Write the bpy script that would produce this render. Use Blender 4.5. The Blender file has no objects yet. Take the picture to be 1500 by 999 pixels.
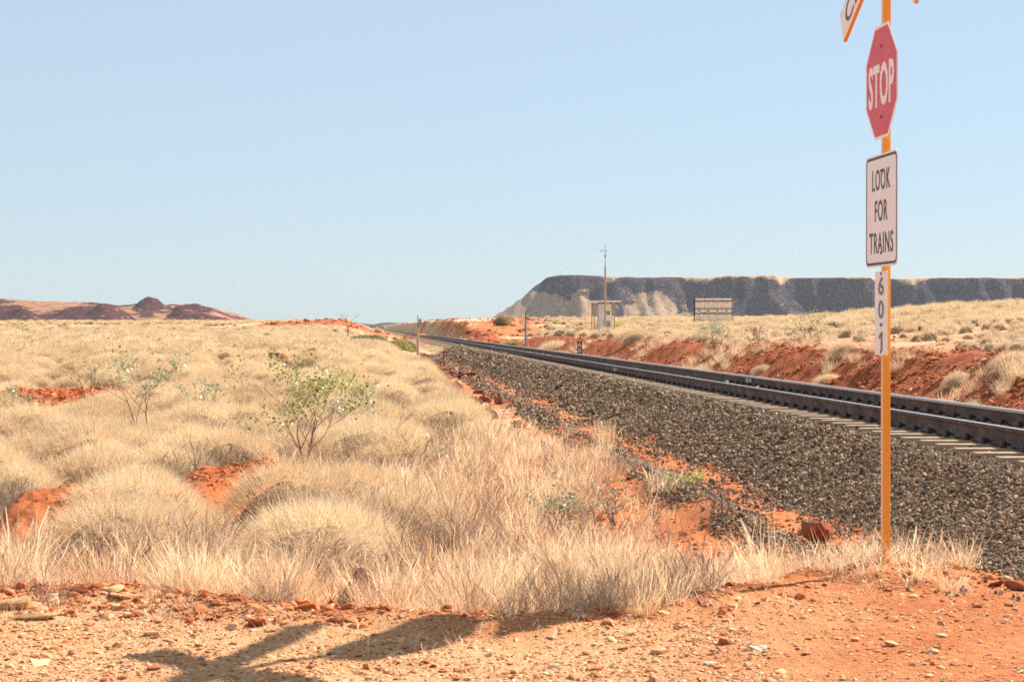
import bpy, bmesh, math, random
import numpy as np
from mathutils import Vector, Matrix

random.seed(7)
RNG = np.random.default_rng(11)
scene = bpy.context.scene
COL = scene.collection
R = math.radians

# ------------------------------------------------------------------ camera
EYE = 1.66
cam_d = bpy.data.cameras.new('camera')
cam = bpy.data.objects.new('camera', cam_d)
COL.objects.link(cam)
cam_d.sensor_width = 36.0
cam_d.lens = 68.0
cam_d.clip_start = 0.1
cam_d.clip_end = 30000
cam.location = (0, 0, EYE)
cam.rotation_euler = (R(90) - math.atan((499.5 - 480) / 2833.0), 0, 0)
scene.camera = cam

# ------------------------------------------------------------------ light
SUN_AZ = math.atan2(0.663, 0.749)      # direction towards the sun, from +X
SUN_EL = R(39)
world = bpy.data.worlds.new('World')
scene.world = world
world.use_nodes = True
wn = world.node_tree
bg = wn.nodes['Background']
sky = wn.nodes.new('ShaderNodeTexSky')
sky.sky_type = 'NISHITA'
sky.sun_disc = False
sky.sun_elevation = SUN_EL
sky.sun_rotation = R(90) - SUN_AZ
sky.altitude = 100
sky.air_density = 1.0
sky.dust_density = 0.3
sky.ozone_density = 10.0
dustmix = wn.nodes.new('ShaderNodeMix'); dustmix.data_type = 'RGBA'      # fine pale dust veil evening out the blue
dustmix.inputs[0].default_value = .62
dustmix.inputs[7].default_value = (5.45, 6.40, 6.75, 1)
wn.links.new(sky.outputs[0], dustmix.inputs[6])
wn.links.new(dustmix.outputs[2], bg.inputs[0])
bg.inputs[1].default_value = 0.0545
sd = bpy.data.lights.new('sun', 'SUN')
sd.energy = 4.7
sd.angle = R(0.5)
sd.color = (1.0, 0.90, 0.76)
sun = bpy.data.objects.new('sun', sd)
COL.objects.link(sun)
sdir = Vector((math.cos(SUN_AZ) * math.cos(SUN_EL), math.sin(SUN_AZ) * math.cos(SUN_EL), math.sin(SUN_EL)))
sun.rotation_euler = sdir.to_track_quat('Z', 'Y').to_euler()
sun.location = (20, 20, 30)
scene.view_settings.view_transform = 'Standard'
scene.view_settings.look = 'None'
scene.view_settings.exposure = 1.23
scene.view_settings.gamma = 1.0
scene.view_settings.use_curve_mapping = False
scene.cycles.max_bounces = 7
scene.cycles.diffuse_bounces = 3
scene.cycles.transmission_bounces = 3
scene.cycles.transparent_max_bounces = 6
scene.cycles.volume_bounces = 0
scene.cycles.use_denoising = False
scene.cycles.use_adaptive_sampling = False
scene.cycles.pixel_filter_type = 'BLACKMAN_HARRIS'
scene.cycles.filter_width = 1.7
scene.cycles.denoiser = 'OPENIMAGEDENOISE'
scene.cycles.denoising_input_passes = 'RGB_ALBEDO_NORMAL'
scene.cycles.denoising_prefilter = 'NONE'

# ------------------------------------------------------------------ noise
def _hash(ix, iy, seed):
    h = (ix.astype(np.int64) * 374761393 + iy.astype(np.int64) * 668265263 + seed * 1442695041) & 0x7fffffff
    h = ((h ^ (h >> 13)) * 1274126177) & 0x7fffffff
    h = (h ^ (h >> 16)) & 0xffffff
    return h / float(0xffffff)

def vnoise(x, y, seed=0):
    x = np.asarray(x, float); y = np.asarray(y, float)
    ix = np.floor(x); iy = np.floor(y)
    fx = x - ix; fy = y - iy
    fx = fx * fx * (3 - 2 * fx); fy = fy * fy * (3 - 2 * fy)
    a = _hash(ix, iy, seed); b = _hash(ix + 1, iy, seed)
    c = _hash(ix, iy + 1, seed); d = _hash(ix + 1, iy + 1, seed)
    return (a * (1 - fx) + b * fx) * (1 - fy) + (c * (1 - fx) + d * fx) * fy

def fbm(x, y, seed=0, octv=4, rough=0.5):
    s = 0; a = 1.0; t = 0
    for o in range(octv):
        s = s + a * (vnoise(x * 2**o + 13.7 * o, y * 2**o - 7.1 * o, seed + o) * 2 - 1)
        t += a; a *= rough
    return s / t

def ss(a, b, x):
    t = np.clip((np.asarray(x, float) - a) / (b - a), 0, 1)
    return t * t * (3 - 2 * t)

# ------------------------------------------------------------------ terrain
# q is the distance to the right of the line the rails run parallel to
TRK = 0.0724
def q_of(x, y): return x + TRK * y
def road_edge(x):
    return np.interp(x, [-6, -3.2, -1, 0, .8, 2, 3, 6], [11.8, 11.8, 10.8, 10.55, 10.9, 12.5, 12.6, 12.2])

def blob(x, y, cx, cy, rx, ry, seed, soft=.35, amp=.5):
    d = np.sqrt(((x - cx) / rx)**2 + ((y - cy) / ry)**2) + amp * fbm(x / rx * 1.6, y / ry * 1.6, seed, 3)
    return 1 - ss(1 - soft, 1 + soft, d)

def red_patches(x, y):
    r = blob(x, y, -3.32, 23.6, .62, 2.6, 1)
    r = np.maximum(r, blob(x, y, -11.6, 46.0, 2.3, 7.5, 2))
    r = np.maximum(r, .9 * blob(x, y, -4.7, 20.6, .5, 1.5, 3))
    # long bare scar running up the far slope on the left
    u = (y - 215) / 60.0
    r = np.maximum(r, ss(0, .25, 1 - np.abs(x + 36 - 6.0 * u) / (3.8 + 3.5 * np.clip(u, -1, 1.6)) + .35 * fbm(x / 3, y / 12, 4, 3)) * ss(175, 200, y) * (1 - ss(300, 340, y)))
    return r

def height(x, y):
    x = np.asarray(x, float); y = np.asarray(y, float)
    q = q_of(x, y)
    # natural ground left of the line
    zl = np.interp(y, [-4000, 13, 14.5, 20, 40, 82, 136, 204, 340, 540, 9000],
                      [-.3, -.3, -.33, -.36, -.3, -.05, .35, 1.1, 2.3, 3.1, 3.1])
    cor = ss(2.0, -6.0, q)
    zl_c = zl * cor + (1 - cor) * np.minimum(zl, np.interp(y, [0, 80, 140, 400], [-.3, -.2, -.1, 0]))
    zl_c = zl_c + blob(x, y, -22, 300, 16, 30, 8, .6) * (.8 + .5 * np.abs(fbm(x / 5, y / 8, 49, 4)))
    und = fbm(x / 4.5, y / 7.0, 21, 3) * .11 + fbm(x / 1.1, y / 1.3, 22, 3) * .035
    und = und + fbm(x / 30., y / 40., 23, 2) * .25 * ss(50, 140, y)
    zl_c = zl_c + und
    # track formation
    qp = [3.2, 3.55, 3.9, 4.55, 5.72, 5.95, 8.75, 9.1, 9.75, 10.1]
    zp = [-.30, -.17, -.27, -.27, .33, .36, .36, .33, .10, .12]
    near = 1 - ss(13, 19, y)
    qw = q + .12 * fbm(x / 1.3, y / 1.3, 31, 3) * (1 - ss(5.2, 5.6, q) * (1 - ss(9.2, 9.5, q)))
    zf = np.interp(qw, qp, zp)
    zf2 = np.interp(qw, [3.2, 4.1, 5.72, 5.95], [-.3, -.24, .33, .36])
    zf = np.where(q < 5.9, zf * (1 - near) + zf2 * near, zf)
    wl = ss(2.2, 3.5, q)
    z = zl_c * (1 - wl) + zf * wl
    # bank on the right
    hc = np.interp(y, [-50, 37, 110, 145, 155, 172], [1.2, 1.15, 1.05, 1.0, .8, .25])
    top = hc + .075 * np.clip(q - 12.6 - np.clip(y - 60, 0, 200) * .06, 0, 26) + fbm(x / 9, y / 12, 41, 3) * .14 + fbm(x / 1.7, y / 2.2, 42, 3) * .05
    far = np.interp(y, [150, 190, 240, 310, 400, 540, 9000], [.25, .6, 1.7, 2.75, 2.9, 3.2, 3.2]) + fbm(x / 25, y / 30, 43, 3) * .45 + np.abs(fbm(x / 6, y / 9, 47, 4)) * .55 + fbm(x / 1.6, y / 2.5, 48, 3) * .14
    gul = ss(.118, .085, q / np.maximum(y, 1)) * ss(140, 165, y)
    plain = np.interp(y, [136, 200, 300, 400, 540], [.95, 1.35, 2.1, 2.6, 3.2]) + np.clip(q - 12.6, 0, 26) * .03
    fl = ss(150, 260, y)
    top = top * (1 - fl) + plain * fl
    top = top * (1 - gul) + far * gul
    rill = fbm(y / .9 + q * .25, q / 3.2, 44, 3)
    qb = q + .45 * fbm(x / 3.2, y / 4.0, 45, 3) + .34 * rill
    b = np.clip((qb - 10.45) / 1.85, 0, 1); b = b * .6 + .4 * b * b * (3 - 2 * b)
    lump = fbm(x / .35, y / .35, 46, 4) * .10 * np.sin(np.pi * np.clip((q - 9.8) / 4.0, 0, 1))
    zr = .12 * (1 - b) + top * b + lump
    wr = ss(9.7, 10.1, q)
    z = z * (1 - wr) + zr * wr
    # the gravel road in the foreground
    re = road_edge(x) + .6 * fbm(x / .9, y * 0 + 3, 51, 3)
    road = (1 - ss(re + .3, re + 2.4, y))
    zroad = ss(4.6, 6.4, q) * .6 * (1 - ss(8.6, 11, q) * .2) + fbm(x / 2.5, y / 2.0, 52, 3) * .02 + fbm(x / .35, y / .35, 53, 4) * .022
    # low verge of pushed-up dirt
    berm = np.exp(-((y - re - .15) / .45)**2) * (.06 + .05 * fbm(x / .6, y / .6, 54, 3)) * (1 - ss(3.6, 4.4, q))
    z = z * (1 - road) + zroad * road + berm
    rp = red_patches(x, y)
    m = rp * (y < 70)
    z = z + m * (.26 + .10 * np.abs(fbm(x / .32, y / .45, 61, 4)) + .05 * fbm(x / .1, y / .12, 62, 2))
    return z

def H(x, y): return float(height(np.array([x]), np.array([y]))[0])

# ------------------------------------------------------------------ material helpers
def new_mat(name):
    m = bpy.data.materials.new(name); m.use_nodes = True
    nt = m.node_tree
    return m, nt, nt.nodes['Principled BSDF']
def N(nt, t, **kw):
    n = nt.nodes.new(t)
    for k, v in kw.items(): setattr(n, k, v)
    return n
def ln(nt, a, b): nt.links.new(a, b)
def noise(nt, vec, scale, detail=4, rough=.55, dist=0):
    n = N(nt, 'ShaderNodeTexNoise'); n.inputs['Scale'].default_value = scale
    n.inputs['Detail'].default_value = detail; n.inputs['Roughness'].default_value = rough
    n.inputs['Distortion'].default_value = dist
    if vec is not None: ln(nt, vec, n.inputs['Vector'])
    return n
def ramp(nt, fac, stops, interp='LINEAR'):
    r = N(nt, 'ShaderNodeValToRGB'); r.color_ramp.interpolation = interp
    e = r.color_ramp.elements
    while len(e) < len(stops): e.new(.5)
    for i, (p, c) in enumerate(stops):
        e[i].position = p
        e[i].color = (c, c, c, 1) if isinstance(c, (int, float)) else (*c, 1)
    ln(nt, fac, r.inputs[0]); return r.outputs[0]
def mixc(nt, f, a, b, mode='MIX'):
    m = N(nt, 'ShaderNodeMix', data_type='RGBA', blend_type=mode)
    for s, v in ((m.inputs[0], f), (m.inputs[6], a), (m.inputs[7], b)):
        if hasattr(v, 'links'): ln(nt, v, s)
        elif isinstance(v, (int, float)): s.default_value = v
        else: s.default_value = (*v, 1)
    return m.outputs[2]
def math_n(nt, op, a, b=0.0, c=None, clamp=False):
    m = N(nt, 'ShaderNodeMath', operation=op, use_clamp=clamp)
    for i, v in enumerate((a, b) if c is None else (a, b, c)):
        if hasattr(v, 'links'): ln(nt, v, m.inputs[i])
        else: m.inputs[i].default_value = v
    return m.outputs[0]
def bump(nt, h, strength, dist, bsdf, prev=None):
    b = N(nt, 'ShaderNodeBump'); b.inputs['Strength'].default_value = strength
    b.inputs['Distance'].default_value = dist
    ln(nt, h, b.inputs['Height'])
    if prev is not None: ln(nt, prev, b.inputs['Normal'])
    ln(nt, b.outputs[0], bsdf.inputs['Normal']); return b.outputs[0]

def simple(name, c, rough=.6, metal=0, var=.25, scale=6, coat=None):
    m, nt, b = new_mat(name)
    tc = N(nt, 'ShaderNodeTexCoord')
    n = noise(nt, tc.outputs['Object'], scale, 5, .65)
    lo = tuple(x * (1 - var) for x in c); hi = tuple(min(1, x * (1 + var * .6)) for x in c)
    ln(nt, ramp(nt, n.outputs[0], [(.3, lo), (.7, hi)]), b.inputs['Base Color'])
    b.inputs['Roughness'].default_value = rough; b.inputs['Metallic'].default_value = metal
    n2 = noise(nt, tc.outputs['Object'], scale * 12, 3)
    bump(nt, n2.outputs[0], .15, .004, b)
    return m

def leafy(name, stops, trans=.45, rough=.6, gloss=.3):
    """thin dry or green blade: colour varies from plant to plant and blade to blade"""
    m, nt, b = new_mat(name)
    oi = N(nt, 'ShaderNodeObjectInfo')
    at = N(nt, 'ShaderNodeAttribute', attribute_name='tint')
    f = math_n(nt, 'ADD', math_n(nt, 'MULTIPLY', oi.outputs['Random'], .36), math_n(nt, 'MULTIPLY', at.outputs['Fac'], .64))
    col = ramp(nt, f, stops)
    ln(nt, col, b.inputs['Base Color'])
    b.inputs['Roughness'].default_value = rough
    b.inputs['Specular IOR Level'].default_value = gloss
    tr = N(nt, 'ShaderNodeBsdfTranslucent'); ln(nt, col, tr.inputs[0])
    mx = N(nt, 'ShaderNodeMixShader'); mx.inputs[0].default_value = trans
    out = nt.nodes['Material Output']
    ln(nt, b.outputs[0], mx.inputs[1]); ln(nt, tr.outputs[0], mx.inputs[2]); ln(nt, mx.outputs[0], out.inputs[0])
    return m

# ------------------------------------------------------------------ ground material
def make_ground_mat():
    m, nt, b = new_mat('desert_ground')
    geo = N(nt, 'ShaderNodeNewGeometry'); P = geo.outputs['Position']
    at = N(nt, 'ShaderNodeAttribute', attribute_name='mask')
    sp = N(nt, 'ShaderNodeSeparateColor'); ln(nt, at.outputs['Color'], sp.inputs[0])
    bal, red, road = sp.outputs[0], sp.outputs[1], sp.outputs[2]
    # red soil
    n1 = noise(nt, P, 1.3, 6, .6); n2 = noise(nt, P, 14, 6, .65); n3 = noise(nt, P, .09, 5, .55)
    soil = ramp(nt, n1.outputs[0], [(.3, (.30, .075, .025)), (.5, (.46, .15, .05)), (.72, (.60, .27, .11))])
    soil = mixc(nt, .5, soil, ramp(nt, n2.outputs[0], [(.35, (.28, .065, .02)), (.5, (.50, .145, .042)), (.68, (.64, .26, .10))]))
    soil = mixc(nt, math_n(nt, 'SUBTRACT', 1.0, at.outputs['Alpha']), soil, ramp(nt, n2.outputs[0], [(.35, (.17, .035, .014)), (.55, (.33, .075, .026)), (.72, (.46, .13, .045))]))
    # pale dry litter between the plants
    lit = ramp(nt, n2.outputs[0], [(.3, (.34, .20, .11)), (.5, (.52, .36, .21)), (.7, (.66, .50, .32))])
    # far plain: mottled by plants
    n4 = noise(nt, P, .55, 5, .7); n5 = noise(nt, P, .035, 4, .5)
    farc = ramp(nt, n4.outputs[0], [(.35, (.36, .20, .11)), (.5, (.56, .39, .22)), (.65, (.68, .52, .32))])
    y = N(nt, 'ShaderNodeSeparateXYZ'); ln(nt, P, y.inputs[0])
    fy = math_n(nt, 'MULTIPLY', math_n(nt, 'SUBTRACT', y.outputs[1], 50), 1 / 120., clamp=True)
    lit = mixc(nt, fy, lit, farc)
    g = math_n(nt, 'ADD', red, math_n(nt, 'MULTIPLY', math_n(nt, 'SUBTRACT', n1.outputs[0], .5), 1.1))
    g = math_n(nt, 'MULTIPLY', math_n(nt, 'SUBTRACT', g, .35), 3.0, clamp=True)
    col = mixc(nt, g, lit, soil)
    # road gravel: pebbles in pale and rusty tones
    vo = N(nt, 'ShaderNodeTexVoronoi'); vo.inputs['Scale'].default_value = 75; ln(nt, P, vo.inputs['Vector'])
    vs = N(nt, 'ShaderNodeSeparateColor'); ln(nt, vo.outputs['Color'], vs.inputs[0])
    peb = ramp(nt, vs.outputs[0], [(0, (.44, .18, .075)), (.35, (.60, .35, .18)), (.7, (.70, .48, .28)), (1, (.52, .22, .10))])
    rn = noise(nt, P, .8, 5, .6)
    pal0 = None
    pal = math_n(nt, 'MULTIPLY', math_n(nt, 'SUBTRACT', 2.2, y.outputs[0]), .4, clamp=True)
    roadc = mixc(nt, math_n(nt, 'MULTIPLY', ramp(nt, rn.outputs[0], [(.40, .1), (.60, .85)]), math_n(nt, 'MULTIPLY_ADD', pal, .85, .12)), soil, peb)
    roadc = mixc(nt, math_n(nt, 'MULTIPLY', pal, .6), roadc, mixc(nt, .6, peb, (.66, .40, .20)))
    col = mixc(nt, road, col, roadc)
    # ballast
    vb = N(nt, 'ShaderNodeTexVoronoi'); vb.inputs['Scale'].default_value = 17; ln(nt, P, vb.inputs['Vector'])
    vbs = N(nt, 'ShaderNodeSeparateColor'); ln(nt, vb.outputs['Color'], vbs.inputs[0])
    bc = ramp(nt, vbs.outputs[0], [(0, (.115, .068, .038)), (.5, (.23, .145, .082)), (.8, (.36, .235, .14)), (1, (.48, .33, .20))])
    bc = mixc(nt, ramp(nt, noise(nt, P, 1.1, 4).outputs[0], [(.52, 0.0), (.68, .55)]), bc, (.30, .12, .055))
    bm_ = math_n(nt, 'ADD', bal, math_n(nt, 'MULTIPLY', math_n(nt, 'SUBTRACT', n2.outputs[0], .5), .9))
    bm_ = math_n(nt, 'MULTIPLY', math_n(nt, 'SUBTRACT', bm_, .4), 4.0, clamp=True)
    col = mixc(nt, bm_, col, bc)
    ln(nt, col, b.inputs['Base Color'])
    b.inputs['Roughness'].default_value = .95
    b.inputs['Specular IOR Level'].default_value = .15
    hb = math_n(nt, 'MULTIPLY', vb.outputs['Distance'], math_n(nt, 'MULTIPLY', bm_, -1.2))
    hr = math_n(nt, 'MULTIPLY', vo.outputs['Distance'], math_n(nt, 'MULTIPLY', road, -.22))
    hs = math_n(nt, 'MULTIPLY', n2.outputs[0], .9)
    hh = math_n(nt, 'ADD', math_n(nt, 'ADD', hb, hr), hs)
    n9 = noise(nt, P, 60, 5, .7)
    hh = math_n(nt, 'ADD', hh, math_n(nt, 'MULTIPLY', n9.outputs[0], .35))
    bump(nt, hh, .8, .05, b)
    return m

def grid_mesh(name, X, Y, Z, mat, masks=None, kind='structure', closed=False):
    nr, nc = X.shape
    me = bpy.data.meshes.new(name)
    me.vertices.add(nr * nc)
    co = np.stack([X, Y, Z], -1).reshape(-1, 3).astype(np.float32)
    me.vertices.foreach_set('co', co.ravel())
    i = np.arange(nr * nc).reshape(nr, nc)
    if closed: i = np.concatenate([i, i[:, :1]], 1)
    f = np.stack([i[:-1, :-1], i[:-1, 1:], i[1:, 1:], i[1:, :-1]], -1).reshape(-1, 4)
    me.loops.add(f.size); me.polygons.add(len(f))
    me.loops.foreach_set('vertex_index', f.ravel().astype(np.int32))
    me.polygons.foreach_set('loop_start', (np.arange(len(f)) * 4).astype(np.int32))
    me.polygons.foreach_set('use_smooth', np.ones(len(f), bool))
    me.update(calc_edges=True)
    if masks is not None:
        ca = me.color_attributes.new('mask', 'FLOAT_COLOR', 'POINT')
        ca.data.foreach_set('color', masks.reshape(-1, 4).astype(np.float32).ravel())
    me.materials.append(mat)
    o = bpy.data.objects.new(name, me); COL.objects.link(o)
    if kind: o['kind'] = kind
    return o

def ground_masks(X, Y, Z):
    q = q_of(X, Y)
    nz = fbm(X / .8, Y / .8, 71, 4)
    near = 1 - ss(13, 18, Y)
    qq = q + .28 * nz + .2 * fbm(X / 3, Y / 4, 72, 3)
    bal = ss(4.45, 4.7, qq - .7 * ss(110, 150, Y)) * (1 - ss(9.6, 9.9, qq))
    bal = np.maximum(bal, ss(3.1, 3.45, qq) * (1 - ss(3.8, 4.15, qq)) * (.62 + 1.3 * fbm(X / .9, Y / 1.8, 75, 4)) * (1 - near))
    bal = np.maximum(bal, ss(3.6, 4.5, qq) * (1 - ss(5, 6, q)) * (.12 + 1.1 * fbm(X / .5, Y / .9, 76, 4)))
    bal = np.maximum(bal, near * ss(3.9, 4.25, qq) * (1 - ss(9.6, 9.9, qq)))
    re = road_edge(X) + .6 * fbm(X / .9, Y * 0 + 3, 51, 3)
    road = 1 - ss(re - .35, re + .5, Y + .5 * nz)
    bal = bal * (1 - (1 - ss(re - .3, re + .25, Y)))
    red = red_patches(X, Y)
    red = np.maximum(red, ss(1.2, 3.2, q + 1.0 * nz) * (1 - ss(9.5, 10, q)) * (1 - .4*ss(90, 140, Y)) * (.72 + .6 * fbm(X / 2.2, Y / 3.5, 77, 3)))
    bank = ss(9.5, 10.2, q) * (1 - ss(12.6, 14.5, q + .6 * nz)) * (1 - ss(200, 260, Y))
    red = np.maximum(red, bank)
    plat = ss(13, 14, q) * (.30 + .75 * fbm(X / 5, Y / 8, 73, 4)) * (1 - ss(160, 260, Y))
    red = np.maximum(red, plat)
    # the red field beyond the end of the bank
    fr = ss(9.8, 12, q) * ss(140, 165, Y) * (1 - ss(430, 520, Y)) * (1 - ss(.075, .13, q / np.maximum(Y, 1))) * (.75 + 1.5 * fbm(X / 6, Y / 16, 74, 5))
    red = np.maximum(red, fr)
    red = np.maximum(red, blob(X, Y, -22, 300, 15, 26, 8, .6) * .8)
    red = np.maximum(red, .40 + .45 * (1 - ss(20, 34, Y)) - .3 * ss(60, 120, Y))
    red = np.maximum(red, .5*np.exp(-((Y - re - .3) / .7)**2))
    M = np.zeros(X.shape + (4,)); M[..., 0] = bal; M[..., 1] = np.clip(red, 0, 1); M[..., 2] = road; M[..., 3] = 1 - np.clip(.8 * bank + .6 * red_patches(X, Y), 0, 1)
    return M

def build_ground():
    a_f = np.linspace(-18.5, 18.5, 760)
    a_r = np.concatenate([np.linspace(18.5, 341.5, 300)[1:-1]])
    ang = np.radians(np.concatenate([a_f, a_r]))
    r = [0.02, .5, 1.2, 2.2, 3.5, 5, 6.5, 7.6]
    while r[-1] < 70: r.append(r[-1] * 1.0042)
    while r[-1] < 4000: r.append(r[-1] * 1.014)
    r = np.array(r)
    A, RR = np.meshgrid(ang, r)
    X = np.sin(A) * RR; Y = np.cos(A) * RR
    Z = height(X, Y)
    o = grid_mesh('ground', X, Y, Z, make_ground_mat(), ground_masks(X, Y, Z), closed=True)
    return o

# ------------------------------------------------------------------ far landforms
def make_rock_mat(name, dark, mid, pale, scale):
    m, nt, b = new_mat(name)
    geo = N(nt, 'ShaderNodeNewGeometry'); P = geo.outputs['Position']
    at = N(nt, 'ShaderNodeAttribute', attribute_name='mask')
    sp = N(nt, 'ShaderNodeSeparateColor'); ln(nt, at.outputs['Color'], sp.inputs[0])
    n1 = noise(nt, P, scale, 7, .68); n2 = noise(nt, P, scale * 5, 5, .7); n8 = noise(nt, P, scale * 3.2, 6, .75)
    f = math_n(nt, 'ADD', sp.outputs[0], math_n(nt, 'MULTIPLY', math_n(nt, 'SUBTRACT', n1.outputs[0], .5), 1.6))
    f = math_n(nt, 'ADD', f, math_n(nt, 'MULTIPLY', math_n(nt, 'SUBTRACT', n8.outputs[0], .5), 1.8))
    f = math_n(nt, 'MULTIPLY', math_n(nt, 'SUBTRACT', f, .40), 5, clamp=True)
    d = ramp(nt, mixc(nt, .5, n2.outputs[0], n1.outputs[0]), [(.38, dark), (.62, mid)])
    p = ramp(nt, mixc(nt, .6, n2.outputs[0], n8.outputs[0]), [(.36, tuple(c * .42 for c in pale)), (.6, pale)])
    col = mixc(nt, f, d, p)
    # scattered pale tufts on the dark rock
    vo = N(nt, 'ShaderNodeTexVoronoi'); vo.inputs['Scale'].default_value = scale * 3.4; ln(nt, P, vo.inputs['Vector'])
    t = math_n(nt, 'MULTIPLY', ramp(nt, vo.outputs['Distance'], [(.12, 1.0), (.3, 0.0)]), ramp(nt, n1.outputs[0], [(.42, 0.0), (.56, .65)]))
    col = mixc(nt, t, col, pale)
    col = mixc(nt, math_n(nt, 'MULTIPLY', math_n(nt, 'ADD', math_n(nt, 'SUBTRACT', sp.outputs[1], .75), math_n(nt, 'SUBTRACT', n8.outputs[0], .25)), 3, clamp=True), col, (.47, .32, .205))
    ln(nt, col, b.inputs['Base Color'])
    b.inputs['Roughness'].default_value = 1; b.inputs['Specular IOR Level'].default_value = 0
    bump(nt, n1.outputs[0], .8, 4.0, b)
    return m

def build_mesa():
    xs = np.arange(-330, 1500, 4.0); ys = np.arange(2560, 3500, 5.0)
    X, Y = np.meshgrid(xs, ys)
    wob = fbm(X / 230, Y / 700, 81, 3) * 90 + fbm(X / 60, Y / 200, 82, 4) * 34 + (np.abs(fbm(X / 120, Y / 400, 80, 3)) - .2) * 110 + np.abs(fbm(X / 24, Y / 90, 79, 4)) * 22
    dy = (Y - 2690) + 1.2 * wob * ss(-40, 120, X)
    dx = (X + 52) * 1.0 + fbm(X / 90, Y / 90, 83, 3) * 6
    k = 60.0
    h = np.clip(.5 + .5 * (dx - dy) / k, 0, 1)
    d = dx * (1 - h) + dy * h - k * h * (1 - h)
    d = np.maximum(d, -60)
    dd = d / 100.0
    rimv = 1 + .07 * fbm(X / 90, Y * 0, 86, 5, .6)
    prof = np.interp(dd, [-.6, 0, .35, .68, .86, 1.0, 1.2, 9], [-6, 2, 22, 45, 60, 70, 71, 72]) * rimv
    prof = prof + np.interp(dd, [1.1, 2.6, 5, 9], [0, 4.5, 6.5, 7]) * (.75 + .6 * fbm(X / 160, Y / 300, 84, 3)) * ss(60, 170, X)
    gul = (fbm(X / 14, Y / 90, 85, 4) * 5.0 + np.abs(fbm(X / 38, Y / 160, 87, 3)) * -13.0) * np.sin(np.pi * np.clip(dd, 0, 1.05) / 1.05)
    Z = prof + gul + 3.5
    M = np.zeros(X.shape + (4,)); M[..., 3] = 1
    pale = .30 * (1 - ss(.55, .8, dd)) + .25 * (1 - ss(-20, 110, X))
    nzv = fbm(X / 22, prof / 9, 88, 4)
    apron = 1 - ss(-4, 6, prof - np.interp(X, [-60, 0, 60, 115, 150, 190], [62, 60, 48, 34, 8, 0]) + 16 * nzv)
    spur = (1 - ss(.8, 1.1, np.sqrt(((X - 200) / 46)**2 + ((prof - 6) / 44)**2) + .3 * nzv))
    spur2 = 1 - ss(4, 7, np.abs((X - 232) * .42 - (prof - 6)) + 5 * nzv)
    spur2 = spur2 * (prof < 42) * (X < 330)
    many = ss(.18, .34, fbm((X + prof * 1.3) / 45, prof / 22 + X / 90, 89, 4)) * (.9 * (prof < 60))
    blot = np.maximum.reduce([apron, spur, spur2 * .6, many * .30])
    rim = ss(.98, 1.1, dd + .30 * fbm(X / 45, Y * 0, 96, 4)) * ss(90, 150, X)
    M[..., 0] = np.clip(pale * .35 + blot * .85, 0, 1)
    M[..., 1] = np.maximum(rim * .85, ss(1.15, 1.3, dd))
    o = grid_mesh('mesa_hill', X, Y, Z, make_rock_mat('mesa_rock', (.023, .023, .040), (.090, .064, .072), (.42, .29, .20), .05), M)  # bluish shade and haze are put into the dark rock colours
    return o

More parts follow.
